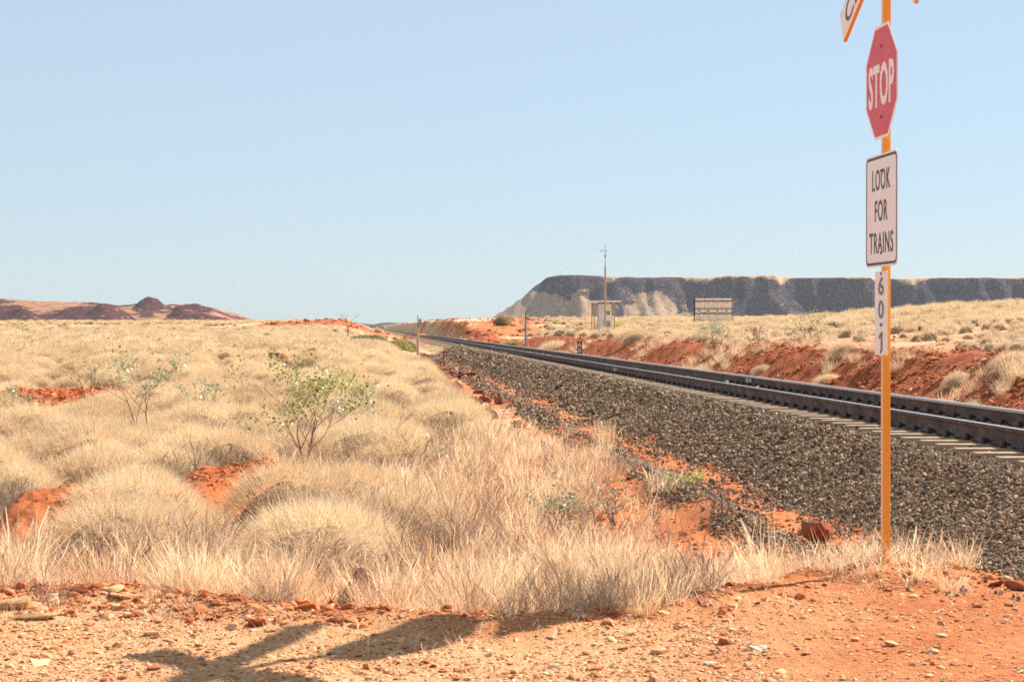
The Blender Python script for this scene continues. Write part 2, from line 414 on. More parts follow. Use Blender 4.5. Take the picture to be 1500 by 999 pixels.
def build_left_hills():
    xs = np.arange(-1100, -120, 3.0); ys = np.arange(1750, 2500, 6.0)
    X, Y = np.meshgrid(xs, ys)
    Z = np.full(X.shape, 1.0); rock = np.zeros(X.shape)
    # (x, y, height, radius x, radius y, share of dark outcrop)
    humps = [(-372, 2010, 31, 30, 60, 1.3), (-420, 2080, 27, 60, 80, .2), (-480, 2160, 26, 60, 80, .6), (-545, 2120, 25, 50, 80, .4),
             (-610, 2220, 26, 90, 90, .2), (-720, 2250, 27, 120, 90, .4), (-520, 1930, 19, 38, 50, .9), (-425, 1900, 20, 34, 46, 1.15),
             (-505, 1850, 9, 42, 40, 1.2), (-325, 2050, 27, 42, 60, .9), (-352, 1900, 14, 50, 40, .5), (-318, 1960, 19, 36, 46, 1.0),
             (-285, 2040, 14, 36, 46, .9), (-610, 1880, 19, 60, 60, 1.1), (-330, 2100, 18, 90, 60, .3), (-250, 2080, 5, 60, 60, .2)]
    for k, (cx, cy, hh, rx, ry, dk) in enumerate(humps):
        d2 = ((X - cx) / rx)**2 + ((Y - cy) / ry)**2
        g = hh * np.exp(-d2 * 1.1)
        w = g > Z
        side = dk * (1 - ss(.5, 1.5, d2 + .25 * fbm(X / 18, Y / 30, 90 + k, 3) + (0.0 if dk > 1 else .5 * (X - cx) / rx)))
        rock = np.where(w, side, rock)
        Z = np.maximum(Z, g)
    def ridge(yc, px, py, wf, wb):
        k = yc / 2833.
        zc = np.interp(X, [(p - 750) * k for p in px], [EYE + (480 - p) * k - 2 for p in py])
        zc = zc + fbm(X / 16, Y * 0 + yc, 150 + int(yc) % 7, 4) * 1.6
        dy_ = Y - yc - 26 * fbm(X / 50, Y * 0, 160, 3)
        w_ = np.where(dy_ < 0, wf, wb)
        return zc * np.clip(1 - np.abs(dy_ / w_), 0, 1)**.85
    spurs = np.abs(fbm(X / 42 + Y / 160, Y / 90, 161, 3))
    L = [(ridge(2200, [-300, 0, 60, 130, 180, 200, 250, 300, 345, 372, 400], [436, 437, 441, 443, 444, 442, 446, 447, 458, 468, 480], 300, 200), .35),
         (ridge(2120, [180, 196, 210, 222, 232, 246, 262, 290], [480, 452, 439, 434.5, 436, 447, 458, 480], 70, 80), 1.25),
         (ridge(2060, [240, 256, 270, 290, 320, 350, 372], [480, 446, 441.5, 445, 452, 462, 480], 90, 80), .95),
         (ridge(2000, [60, 90, 110, 128, 150, 175, 200, 215], [480, 456, 446, 444, 447, 456, 464, 480], 110, 90), .75),
         (ridge(1960, [130, 142, 158, 175, 195, 210], [480, 448, 443.5, 448, 461, 480], 60, 70), 1.15),
         (ridge(1900, [-150, -60, 0, 30, 55, 75, 95], [448, 447, 449, 451, 456, 464, 480], 70, 80), 1.1),
         (ridge(1880, [225, 245, 270, 300, 325, 350], [480, 464, 455, 458, 464, 480], 60, 60), .95),
         (ridge(1840, [80, 100, 115, 135, 160], [480, 463, 461, 465, 480], 50, 50), 1.1)]
    Z[:] = 0; rock[:] = .2
    for l, dk in L:
        w = l > Z
        rock = np.where(w, dk + .9 * fbm((X + Z * 3) / 30, Y / 60, 162, 4) - .02, rock)
        Z = np.maximum(Z, l)
    Z = Z - spurs * 5.0 * ss(3, 14, Z) + fbm(X / 12, Y / 22, 91, 4) * 1.3
    M = np.zeros(X.shape + (4,)); M[..., 3] = 1
    M[..., 0] = 1 - np.clip(rock, 0, 1)
    return grid_mesh('hills', X, Y, Z + 2, make_rock_mat('hill_rock', (.050, .022, .024), (.095, .040, .038), (.40, .21, .125), .03), M)

def build_far_ridges():
    xs = np.arange(-470, 340, 8.0); ys = np.arange(3450, 4000, 16.0)
    X, Y = np.meshgrid(xs, ys)
    Z = np.full(X.shape, 2.0)
    for cx, cy, hh, rx, ry in [(-233, 3650, 12, 46, 90), (-200, 3620, 11, 40, 80), (-146, 3800, 18, 60, 80), (-80, 3800, 17, 40, 80), (-373, 3800, 15, 130, 80)]:
        Z = np.maximum(Z, hh * np.exp(-((X - cx) / rx)**2 - ((Y - cy) / ry)**2))
    Z += fbm(X / 40, Y / 70, 93, 3) * 1.4
    M = np.zeros(X.shape + (4,)); M[..., 3] = 1; M[..., 0] = .1
    return grid_mesh('distant_hills', X, Y, Z, make_rock_mat('ridge_rock', (.06, .05, .055), (.10, .08, .08), (.35, .22, .15), .01), M)

build_ground(); build_mesa(); build_left_hills(); build_far_ridges()

# ------------------------------------------------------------------ object helpers
def tag(o, label=None, cat=None, group=None, kind=None):
    if label: o['label'] = label
    if cat: o['category'] = cat
    if group: o['group'] = group
    if kind: o['kind'] = kind
    return o
def empty(name, loc, rz=0):
    o = bpy.data.objects.new(name, None); COL.objects.link(o)
    o.location = loc; o.rotation_euler = (0, 0, rz); o.empty_display_size = .1
    return o
def link(name, me, mat=None, parent=None, loc=(0, 0, 0)):
    if mat is not None: me.materials.append(mat)
    o = bpy.data.objects.new(name, me); COL.objects.link(o)
    o.location = loc
    if parent: o.parent = parent
    return o
def bm_obj(name, bm, mat, parent=None, smooth=False):
    me = bpy.data.meshes.new(name); bm.normal_update(); bm.to_mesh(me); bm.free()
    if smooth:
        me.polygons.foreach_set('use_smooth', [True] * len(me.polygons))
    return link(name, me, mat, parent)
def box(bm, c, s, bev=0, rot=None):
    r = bmesh.ops.create_cube(bm, size=1)
    vs = r['verts']
    bmesh.ops.scale(bm, vec=s, verts=vs)
    if bev > 0:
        es = list({e for v in vs for e in v.link_edges})
        rb = bmesh.ops.bevel(bm, geom=es, offset=bev, segments=1, affect='EDGES')
        vs = list({v for f in rb['faces'] for v in f.verts} | {v for v in vs if v.is_valid})
    if rot is not None: bmesh.ops.rotate(bm, verts=vs, matrix=rot)
    bmesh.ops.translate(bm, vec=c, verts=vs)
    return vs
def tube(bm, pts, radii, seg=6, cap=True):
    rings = []
    for i, p in enumerate(pts):
        p = Vector(p)
        d = (Vector(pts[min(i + 1, len(pts) - 1)]) - Vector(pts[max(i - 1, 0)])).normalized()
        a = d.cross(Vector((0, 0, 1)) if abs(d.z) < .9 else Vector((1, 0, 0))).normalized(); b = d.cross(a)
        rings.append([bm.verts.new(p + (a * math.cos(t) + b * math.sin(t)) * radii[i]) for t in [2 * math.pi * k / seg for k in range(seg)]])
    for r0, r1 in zip(rings, rings[1:]):
        for k in range(seg): bm.faces.new((r0[k], r0[(k + 1) % seg], r1[(k + 1) % seg], r1[k]))
    if cap:
        bm.faces.new(rings[0][::-1]); bm.faces.new(rings[-1])
def prism(bm, pts, y0, y1):
    """polygon in the x-z plane given thickness along y"""
    a = [bm.verts.new((x, y0, z)) for x, z in pts]; b = [bm.verts.new((x, y1, z)) for x, z in pts]
    bm.faces.new(a); bm.faces.new(b[::-1])
    n = len(pts)
    for i in range(n): bm.faces.new((a[i], b[i], b[(i + 1) % n], a[(i + 1) % n]))
    bmesh.ops.recalc_face_normals(bm, faces=bm.faces[:])

def text_mesh(body, w, h, depth=.0008, off=0.0, space=1.0):
    cu = bpy.data.curves.new('lettering', 'FONT'); cu.body = body; cu.extrude = depth; cu.offset = off; cu.resolution_u = 3; cu.space_character = space
    o = bpy.data.objects.new('lettering', cu); COL.objects.link(o)
    dg = bpy.context.evaluated_depsgraph_get()
    me = bpy.data.meshes.new_from_object(o.evaluated_get(dg))
    bpy.data.objects.remove(o); bpy.data.curves.remove(cu)
    n = len(me.vertices); co = np.empty(n * 3); me.vertices.foreach_get('co', co); co = co.reshape(-1, 3)
    lo = co.min(0); hi = co.max(0)
    x = (co[:, 0] - (lo[0] + hi[0]) / 2) * w / (hi[0] - lo[0]); z = (co[:, 1] - (lo[1] + hi[1]) / 2) * h / (hi[1] - lo[1])
    out = np.stack([x, -co[:, 2], z], -1)
    me.vertices.foreach_set('co', out.ravel()); me.update()
    return me

# ------------------------------------------------------------------ railway
M_rail = None
def rail_materials():
    m, nt, b = new_mat('rusty_rail')
    geo = N(nt, 'ShaderNodeNewGeometry'); P = geo.outputs['Position']
    n = noise(nt, P, 3, 6, .7); n2 = noise(nt, P, 40, 4)
    c = ramp(nt, n.outputs[0], [(.3, (.06, .032, .025)), (.5, (.12, .07, .052)), (.7, (.21, .14, .11))])
    ln(nt, c, b.inputs['Base Color']); b.inputs['Roughness'].default_value = .85
    bump(nt, n2.outputs[0], .3, .003, b)
    m2, nt, b = new_mat('polished_rail_top')
    b.inputs['Base Color'].default_value = (.62, .61, .60, 1); b.inputs['Metallic'].default_value = 1; b.inputs['Roughness'].default_value = .32
    return m, m2
M_rail, M_railtop = rail_materials()
M_sleep = simple('concrete_sleeper', (.38, .265, .17), .9, 0, .35, 8)
M_clip = simple('spring_clip_steel', (.05, .035, .03), .6, .4, .3, 30)
M_joint = simple('joint_pale_paint', (.55, .52, .46), .7, 0, .4, 20)

tk = math.atan(TRK)                     # rails run along (-sin, cos)
CT = math.cos(tk)
track = empty('railway_track', (7.36, 0, 0), tk)      # local y runs along the rails
tag(track, 'long straight railway track of two rusty dark rails on pale concrete sleepers', 'railway track')
def rail_profile():
    # half widths with height from the foot up
    return [(.076, 0), (.076, .012), (.02, .032), (.011, .05), (.010, .125), (.016, .140), (.036, .148), (.037, .178), (.030, .186)]
ZS = .43
for xr in (-.7525, .7525):
    bm = bmesh.new()
    pr = rail_profile()
    pts = [(xr + w, ZS + .012 + z) for w, z in pr] + [(xr - w, ZS + .012 + z) for w, z in pr[::-1]]
    L = []
    ysr = [-60] + [i * 5. for i in range(-10, 40)] + [250, 400, 700, 1100, 1500]
    for yy in ysr: L.append([bm.verts.new((x, yy, z)) for x, z in pts])
    top_i = len(pr) - 1
    for r0, r1 in zip(L, L[1:]):
        n = len(pts)
        for k in range(n):
            f = bm.faces.new((r0[k], r0[(k + 1) % n], r1[(k + 1) % n], r1[k]))
            f.material_index = 1 if k == top_i or (xr > 0 and k in (top_i + 1, top_i + 2)) else 0
    bm.faces.new(L[0]); bm.faces.new(L[-1][::-1])
    bmesh.ops.recalc_face_normals(bm, faces=bm.faces[:])
    o = bm_obj('rail', bm, M_rail, track); o.data.materials.append(M_railtop)
    yj = 41.6 if xr > 0 else 52.5
    bm = bmesh.new()
    box(bm, (xr - .040, yj, ZS + .012 + .085), (.028, .10, .10), .006)
    box(bm, (xr - .042, yj, ZS + .012 + .165), (.014, .07, .035), .004)
    for k in (-.2, -.1, .1, .2): box(bm, (xr - .034, yj + k, ZS + .10), (.03, .03, .03), .004)
    box(bm, (xr - .024, yj, ZS + .012 + .085), (.016, .62, .085), .004)
    j = bm_obj('joint_plate', bm, M_joint, o)

def sleeper_bm(bm, y=0.0):
    # tapered concrete sleeper with sloped sides, higher at the rail seats
    prof = [(-1.38, .115, .0), (-1.0, .125, .0), (-.45, .125, .0), (-.2, .105, -.02), (.2, .105, -.02), (.45, .125, 0), (1.0, .125, .0), (1.38, .115, .0)]
    rings = []
    for x, hw, dz in prof:
        rings.append([bm.verts.new((x, y + s * w, z)) for s, w, z in ((-1, hw, ZS - .2), (1, hw, ZS - .2), (1, hw * .82, ZS + dz - .012), (1, hw * .74, ZS + dz), (-1, hw * .74, ZS + dz), (-1, hw * .82, ZS + dz - .012))])
    for a, b in zip(rings, rings[1:]):
        for k in range(6): bm.faces.new((a[k], a[(k + 1) % 6], b[(k + 1) % 6], b[k]))
    bm.faces.new(rings[0][::-1]); bm.faces.new(rings[-1])
def clip_bm(bm, x, y, s):
    # e-shaped spring clip standing beside the rail foot, with its cast shoulder
    box(bm, (x + s * .125, y, ZS + .022), (.05, .09, .05), .008)
    pts = []
    for k in range(9):
        t = k / 8.
        pts.append((x + s * (.06 + .075 * math.sin(t * math.pi)), y - .055 + .11 * t, ZS + .030 + .045 * math.sin(t * math.pi)))
    tube(bm, pts, [.011] * 9, 6)
    tube(bm, [(x + s * .125, y - .06, ZS + .055), (x + s * .125, y + .06, ZS + .055)], [.012] * 2, 6)
SPC = .66
bm = bmesh.new(); sleeper_bm(bm); bmesh.ops.recalc_face_normals(bm, faces=bm.faces[:])
sl0 = bm_obj('sleeper', bm, M_sleep, track)
clips0 = []
for x in (-.7525, .7525):
    for s in (-1, 1):
        bm = bmesh.new(); clip_bm(bm, x, 0, s)
        clips0.append(bm_obj('rail_clip', bm, M_clip, sl0, True))
Y0 = 17.3
sl0.location = (0, Y0, 0)
for k in range(1, 100):
    c = sl0.copy(); COL.objects.link(c); c.parent = track
    c.location = (random.uniform(-.015, .015), Y0 + k * SPC + random.uniform(-.02, .02), random.uniform(-.004, .004)); c.rotation_euler = (0, 0, random.uniform(-.012, .012))
    for i, cl in enumerate(clips0):
        if k < 40 or i == 0 :
            d = cl.copy(); COL.objects.link(d); d.parent = c
bm = bmesh.new()
for k in list(range(-50, 0)) + list(range(100, 520)): sleeper_bm(bm, Y0 + k * SPC)
bmesh.ops.recalc_face_normals(bm, faces=bm.faces[:])
tag(bm_obj('distant_sleepers', bm, M_sleep, track), kind='stuff')

def place(px, Y):       # helper used while laying out: lateral offset for a given view direction
    return (px - 750) / 2833. * Y

# ------------------------------------------------------------------ level crossing sign
def worn(name, c, c2, amount=.35, rough=.5, scale=9):
    m, nt, b = new_mat(name)
    tc = N(nt, 'ShaderNodeTexCoord')
    n = noise(nt, tc.outputs['Object'], scale, 6, .7, .6)
    n2 = noise(nt, tc.outputs['Object'], scale * .35, 3)
    f = math_n(nt, 'MULTIPLY', ramp(nt, n.outputs[0], [(.48, 0.0), (.66, 1.0)]), amount)
    base = mixc(nt, ramp(nt, n2.outputs[0], [(.3, 0.0), (.7, .35)]), c, c2)
    ln(nt, mixc(nt, f, base, c2), b.inputs['Base Color'])
    b.inputs['Roughness'].default_value = rough
    return m
M_post = worn('orange_post_paint', (.86, .33, .015), (.90, .42, .06), .5, .45, 5)
M_strip = worn('pale_post_face', (.88, .52, .28), (.92, .62, .40), .5, .5, 5)
M_red = worn('faded_red_sheeting', (.64, .03, .07), (.76, .13, .10), .4, .45, 5)
M_white = worn('white_sheeting', (.93, .91, .92), (.88, .74, .68), .35, .5, 5)
M_black = worn('black_lettering_paint', (.035, .035, .045), (.09, .07, .07), .4, .5, 20)
M_grey = worn('green_grey_numeral', (.13, .17, .17), (.22, .25, .24), .4, .5, 20)
M_brown = worn('brown_numeral', (.17, .12, .08), (.24, .17, .12), .4, .5, 20)
M_bolt = simple('bolt_steel', (.10, .09, .09), .4, .6, .3, 40)

PX, PY = 2.49, 12.88
pz = H(PX, PY)
sign = empty('railway_crossing_sign', (PX, PY, 0), math.atan2(-.996, .086))
tag(sign, 'tall orange post with crossbuck, red STOP octagon and LOOK FOR TRAINS plate', 'road sign')
bm = bmesh.new(); box(bm, (0, 0, 2.1), (.05, .05, 4.7), .004)
pole = bm_obj('pole', bm, M_post, sign)
bm = bmesh.new(); box(bm, (0, -.0262, 2.1), (.043, .002, 4.68)); bm_obj('pale_strip', bm, M_strip, pole)  # thin strip of paler orange along the sign side of the pole
def bolt_part(x, z, y, par):
    bm = bmesh.new(); tube(bm, [(x, y, z), (x, y - .006, z)], [.011, .009], 8)
    bm_obj('bolt', bm, M_bolt, par)
def octa(rad_in):
    k = rad_in * math.tan(R(22.5)); a = rad_in
    return [(-k, a), (k, a), (a, k), (a, -k), (k, -a), (-k, -a), (-a, -k), (-a, k)]
SZ = 3.295
bm = bmesh.new(); prism(bm, [(x, z + SZ) for x, z in octa(.378)], -.030, -.0335)
st = bm_obj('stop_sign', bm, M_white, sign)
bm = bmesh.new(); prism(bm, [(x, z + SZ) for x, z in octa(.358)], -.0335, -.0345)
f1 = bm_obj('red_field', bm, M_red, st)
me = text_mesh('STOP', .61, .29, off=.028, space=1.06); o = link('lettering', me, M_white, st, (.0, -.0355, SZ - .02))
bolt_part(0, SZ + .235, -.0345, st); bolt_part(0, SZ - .235, -.0345, st)
def rrect(w, h, r, cz, n=6):
    p = []
    for cx, cy, a0 in ((w / 2 - r, h / 2 - r, 0), (-w / 2 + r, h / 2 - r, 90), (-w / 2 + r, -h / 2 + r, 180), (w / 2 - r, -h / 2 + r, 270)):
        for k in range(n + 1):
            a = R(a0 + 90 * k / n); p.append((cx + r * math.cos(a), cz + cy + r * math.sin(a)))
    return p
LZ = 2.441
bm = bmesh.new(); prism(bm, rrect(.76, .75, .05, LZ), -.030, -.0335)
lk = bm_obj('warning_plate', bm, M_white, sign)
bm = bmesh.new()
o1 = rrect(.735, .725, .045, LZ); i1 = rrect(.70, .69, .032, LZ)
vo = [bm.verts.new((x, -.0343, z)) for x, z in o1]; vi = [bm.verts.new((x, -.0343, z)) for x, z in i1]
for k in range(len(vo)): bm.faces.new((vo[k], vo[(k + 1) % len(vo)], vi[(k + 1) % len(vo)], vi[k]))
ext = bmesh.ops.extrude_face_region(bm, geom=bm.faces[:]); bmesh.ops.translate(bm, vec=(0, .0007, 0), verts=[g for g in ext['geom'] if isinstance(g, bmesh.types.BMVert)])
bmesh.ops.recalc_face_normals(bm, faces=bm.faces[:])
bm_obj('border_line', bm, M_black, lk)
for body, w, dz in (('LOOK', .43, .205), ('FOR', .30, -.002), ('TRAINS', .57, -.215)):
    link('lettering', text_mesh(body, w, .142, off=.010, space=1.14), M_black, lk, (0, -.0347, LZ + dz))
bolt_part(0.0, LZ + .262, -.0335, lk); bolt_part(0.0, LZ - .285, -.0335, lk)
NZ = 1.757
bm = bmesh.new(); prism(bm, rrect(.30, .555, .012, NZ, 3), -.030, -.033)
npz = bm_obj('number_plate', bm, M_white, sign)
for body, dz, w, h, mm in (('6', .18, .135, .125, M_grey), ('0', .024, .135, .125, M_grey), ('-', -.078, .055, .022, M_brown)):
    link('numeral', text_mesh(body, w, h, off=.022), mm, npz, (0.0, -.0342, NZ + dz))
bm = bmesh.new(); prism(bm, [(-.005, -.252), (.035, -.252), (.035, -.124), (.008, -.124), (-.05, -.152), (-.05, -.176), (-.005, -.158)], NZ * 0 - .0350, -.0335); bmesh.ops.translate(bm, vec=(0, 0, NZ), verts=bm.verts); bm_obj('numeral', bm, M_brown, npz)
bolt_part(0, NZ + .262, -.033, npz); bolt_part(0, NZ - .258, -.033, npz)
# crossbuck: two boards bolted across each other
CZ = 4.20; HL = .96; AN = R(26)
for sgn, body in ((1, 'CROSSING'), (-1, 'RAILWAY')):
    bm = bmesh.new()
    dxx, dzz = math.cos(AN), math.sin(AN) * sgn
    nx, nz_ = -dzz, dxx
    hw = .115
    yb = -.028 if sgn < 0 else -.054
    sk = .05 * sgn
    pts = []
    for e, s2 in ((-1, -1), (1, -1), (1, 1), (-1, 1)):
        cx = .0 + dxx * HL * e + nx * hw * s2 ; cz = CZ + dzz * HL * e + nz_ * hw * s2
        pts.append((cx, cz))
    prism(bm, pts, yb, yb - .024)
    arm = bm_obj('crossbuck_board', bm, M_post, sign)
    pts2 = []
    for e, s2 in ((-1, -1), (1, -1), (1, 1), (-1, 1)):
        pts2.append((.0 + dxx * (HL - .004) * e + nx * (hw - .004) * s2, CZ + dzz * (HL - .004) * e + nz_ * (hw - .004) * s2))
    bm = bmesh.new(); prism(bm, pts2, yb - .024, yb - .0255)
    bm_obj('board_face', bm, M_white, arm)
    me = text_mesh(body, 1.66, .15, off=.004)
    o = link('lettering', me, M_black, arm, (.0, yb - .0265, CZ)); o.rotation_euler = (0, -AN * sgn, 0)

# ------------------------------------------------------------------ trackside equipment
M_galv = simple('weathered_galvanised', (.36, .33, .29), .6, .3, .25, 6)
M_wood = simple('weathered_grey_timber', (.30, .22, .16), .9, 0, .3, 8)
M_cream = simple('cream_painted_steel', (.90, .84, .74), .6, 0, .12, 4)
M_door = simple('pale_blue_door', (.70, .76, .80), .5, 0, .1, 4)
M_tan = simple('beige_panel_back', (.92, .80, .63), .7, 0, .15, 4)
M_dkbr = simple('dark_brown_steel', (.09, .06, .045), .7, .2, .3, 8)
M_tan2 = simple('pale_timber_post', (.50, .36, .24), .85, 0, .25, 8)

sx, sy = 6.5, 136.0
hz = H(sx, sy) - .05
hut = empty('trackside_hut', (sx, sy, hz), R(4)); hut.scale = (.98, .98, 1.10)
tag(hut, 'small pale equipment hut under a flat canopy roof on thin posts', 'hut')
bm = bmesh.new(); box(bm, (-.02, 0, 1.05), (.92, .9, 2.1), .01); w_ = bm_obj('wall', bm, M_cream, hut)
bm = bmesh.new(); box(bm, (-.27, -.462, 1.0), (.30, .02, 1.9), .004); d_ = bm_obj('door', bm, M_door, hut)
bm = bmesh.new(); box(bm, (-.16, -.48, 1.0), (.02, .03, .14)); bm_obj('handle', bm, M_dkbr, d_)
bm = bmesh.new(); box(bm, (.18, -.465, 1.55), (.34, .02, .26), .004)
for k in range(4): box(bm, (.18, -.482, 1.47 + k * .055), (.30, .02, .02))
bm_obj('vent', bm, M_galv, w_)
bm = bmesh.new(); box(bm, (.20, -.54, .75), (.32, .16, .5), .01); bm_obj('cabinet', bm, M_galv, hut)
bm = bmesh.new(); box(bm, (0, 0, 2.28), (2.2, 1.9, .10), .01); box(bm, (-.85, -.2, 2.20), (.5, 1.5, .05)); rf = bm_obj('roof', bm, M_tan, hut)
for k in (-.9, -.45, 0, .45, .9):
    bm = bmesh.new(); box(bm, (k, 0, 2.20), (.06, 1.85, .07)); bm_obj('rafter', bm, M_dkbr, rf)
for px_, py_ in ((-.82, -.8), (-.56, -.78), (.62, -.8), (-.82, .8), (.62, .8)):
    bm = bmesh.new(); box(bm, (px_, py_, 1.1), (.07, .07, 2.24), .005); bm_obj('canopy_post', bm, M_tan2, hut)

mast = empty('radio_mast', (place(886.5, 130), 130, H(place(886.5, 130), 130) - .05))
mast.scale = (1, 1, 1.04); tag(mast, 'tall thin two-stage radio mast standing in front of the hut', 'mast')
bm = bmesh.new(); tube(bm, [(0, 0, 0), (0, 0, 4.55), (0, 0, 4.62)], [.085, .062, .03], 10); bm_obj('lower_tube', bm, M_tan2, mast)
bm = bmesh.new(); tube(bm, [(0, 0, 4.6), (0, 0, 6.0)], [.028, .022], 8); bm_obj('upper_tube', bm, M_galv, mast)
bm = bmesh.new(); tube(bm, [(-.38, 0, 5.6), (.16, 0, 5.6)], [.014, .014], 6)
for x_, l_ in ((-.36, .20), (-.26, .17), (-.14, .16), (.12, .15)): tube(bm, [(x_, 0, 5.6 - l_ / 2), (x_, 0, 5.6 + l_ / 2)], [.009, .009], 5)
bm_obj('antenna', bm, M_galv, mast)
bm = bmesh.new(); box(bm, (0, -.09, 5.25), (.10, .06, .22), .01); bm_obj('junction_box', bm, M_galv, mast)

by = 162.0; bx = place(1045, by)
bb = empty('sign_board', (bx, by, 0), R(-3))
tag(bb, 'large board of beige panels in rows, seen from behind on two posts', 'board')
zt = EYE + (480 - 437) / 2833. * by; zb = EYE + (480 - 470) / 2833. * by
hb_ = zt - zb; zg = H(bx, by) - .2
for s in (-1, 1):
    bm = bmesh.new(); box(bm, (s * 1.6, 0, (zt + zg) / 2), (.10, .10, zt - zg), .006); bm_obj('post', bm, M_galv if s > 0 else M_dkbr, bb)
rows = [(1.0, .90), (.84, .56), (.52, .36), (.30, .04)]
for k, (a, b_) in enumerate(rows):
    for c in range(4):
        bm = bmesh.new()
        x0 = -1.52 + c * .76
        box(bm, (x0 + .38, -.03, zb + hb_ * (a + b_) / 2), (.735, .03, hb_ * (a - b_)), .004)
        p_ = bm_obj('panel', bm, M_tan, bb)
        if k in (1, 3):
            bm = bmesh.new(); box(bm, (x0 + .30, -.05, zb + hb_ * (b_ + (a - b_) * .78)), (.10, .012, .03)); box(bm, (x0 + .38, -.05, zb + hb_ * (b_ + (a - b_) * .74)), (.08, .012, .03)); box(bm, (x0 + .33, -.05, zb + hb_ * (b_ + (a - b_) * .2)), (.06, .012, .03))
            bm_obj('bracket', bm, M_dkbr, p_)
        if k == 2:
            bm = bmesh.new(); tube(bm, [(x0 + .32, -.045, zb + hb_ * .45), (x0 + .32, -.06, zb + hb_ * .45)], [.075, .075], 10); bm_obj('hole_cap', bm, M_dkbr, p_)
for zf_ in (.87, .54, .33, .015):
    bm = bmesh.new(); box(bm, (0, -.075, zb + hb_ * zf_), (3.25, .05, .055), .004); bm_obj('rail_bar', bm, M_dkbr, bb)

def marker_post(px, Y, hgt, side, label):
    x = place(px, Y); r_ = empty('marker_post', (x, Y, H(x, Y) - .05)); tag(r_, label, 'post', 'paired posts either side of the track')
    bm = bmesh.new(); tube(bm, [(0, 0, 0), (0, 0, hgt * .72)], [.10 if side > 0 else .085, .085 if side > 0 else .07], 8); bm_obj('lower_post', bm, M_tan2 if side > 0 else M_galv, r_)
    bm = bmesh.new(); tube(bm, [(0, 0, hgt * .70), (0, 0, hgt + .05)], [.035, .03], 6); bm_obj('rod', bm, M_dkbr, r_)
    bm = bmesh.new(); box(bm, (side * .17, 0, hgt * .82), (.20, .05, .60), .01); bm_obj('plate', bm, M_galv if side > 0 else M_tan, r_)
    bm = bmesh.new(); box(bm, (side * .08, .02, hgt * .88), (.2, .03, .03)); box(bm, (side * .08, .02, hgt * .76), (.2, .03, .03)); bm_obj('bracket', bm, M_dkbr, r_)
    return r_
marker_post(612, 135, 2.80, 1, 'pale round post with a plate at its right, left of the track')
mp = marker_post(770, 135, 2.60, -1, 'grey round post with a plate at its left, right of the track')
bm = bmesh.new(); box(bm, (-.13, -.05, .55), (.13, .06, .4), .01); bm_obj('small_box', bm, M_white, mp)

x = place(650, 89.5)
stk = empty('metal_stake', (x, 89.5, H(x, 89.5) - .05)); tag(stk, 'short dark metal stake with bent top on the edge of the ballast', 'stake')
bm = bmesh.new(); box(bm, (0, 0, .44), (.05, .05, .92), .005); bm_obj('shaft', bm, M_dkbr, stk)
bm = bmesh.new(); tube(bm, [(0, 0, .86), (-.2, 0, .83), (-.3, 0, .78)], [.018, .016, .012], 6); bm_obj('hook', bm, M_dkbr, stk)

x = place(849, 95.)
kp = empty('kilometre_marker', (x, 95, H(x, 95) - .03)); tag(kp, 'black marker with white 6 over 0 beyond the far rail', 'marker')
kz = EYE - (509 - 480) / 2833. * 95 - kp.location.z
bm = bmesh.new(); box(bm, (0, 0, kz), (.235, .02, .60), .006); bm_obj('plate', bm, simple('black_plate', (.02, .02, .02), .5), kp)
bm = bmesh.new(); box(bm, (.10, .03, kz / 2 + .1), (.04, .04, kz + .5), .004); bm_obj('post', bm, M_dkbr, kp)
for t_, dz in (('6', .14), ('0', -.14)):
    link('numeral', text_mesh(t_, .14, .22, off=.01), M_white, kp, (0, -.012, kz + dz))

mz = empty('hilltop_mast', (place(822, 2775), 2775, 74)); tag(mz, 'tiny antenna mast on the left end of the mesa top', 'mast')
bm = bmesh.new(); tube(bm, [(0, 0, -1), (0, 0, 10)], [.35, .15], 6); bm_obj('shaft', bm, M_dkbr, mz)
bm = bmesh.new(); box(bm, (-2, 0, 2.2), (3, 2, 2.2), .1); bm_obj('cabinet', bm, M_cream, mz)

# ------------------------------------------------------------------ rocks
def rock_mesh(name, seed, sub=3, flat=.7, rough=.35):
    bm = bmesh.new(); bmesh.ops.create_icosphere(bm, subdivisions=sub, radius=1)
    rr = random.Random(seed)
    planes = [(Vector((rr.gauss(0, 1), rr.gauss(0, 1), rr.gauss(0, 1))).normalized(), rr.uniform(.55, .9)) for _ in range(11)]
    ox = rr.uniform(0, 50)
    for v in bm.verts:
        p = v.co.copy()
        for n, d in planes:
            e = p.dot(n) - d
            if e > 0: p -= n * e
        nn = .5 * (fbm(np.array([p.x * 1.6 + ox]), np.array([p.y * 1.6]), seed, 3)[0] + fbm(np.array([p.z * 1.6 + ox]), np.array([p.x * .8 - p.y * 1.3]), seed + 3, 3)[0])
        p *= 1 + rough * .4 * nn
        p.z *= flat
        v.co = p
    me = bpy.data.meshes.new(name); bm.to_mesh(me); bm.free()
    return me
def rock_mat(name, a, b_, c, scale=5):
    m, nt, b = new_mat(name)
    tc = N(nt, 'ShaderNodeTexCoord'); oi = N(nt, 'ShaderNodeObjectInfo')
    n = noise(nt, tc.outputs['Object'], scale * .5, 6, .7)
    col = ramp(nt, n.outputs[0], [(.3, a), (.52, b_), (.72, c)])
    v = ramp(nt, oi.outputs['Random'], [(0, .7), (1, 1.25)])
    col = mixc(nt, 1.0, col, v, 'MULTIPLY')
    ln(nt, col, b.inputs['Base Color']); b.inputs['Roughness'].default_value = .9; b.inputs['Specular IOR Level'].default_value = .2
    n2 = noise(nt, tc.outputs['Object'], scale * 3, 6, .7)
    bump(nt, n2.outputs[0], .6, .035, b)
    return m
M_rockred = rock_mat('red_ironstone', (.20, .045, .02), (.40, .11, .045), (.52, .19, .09))
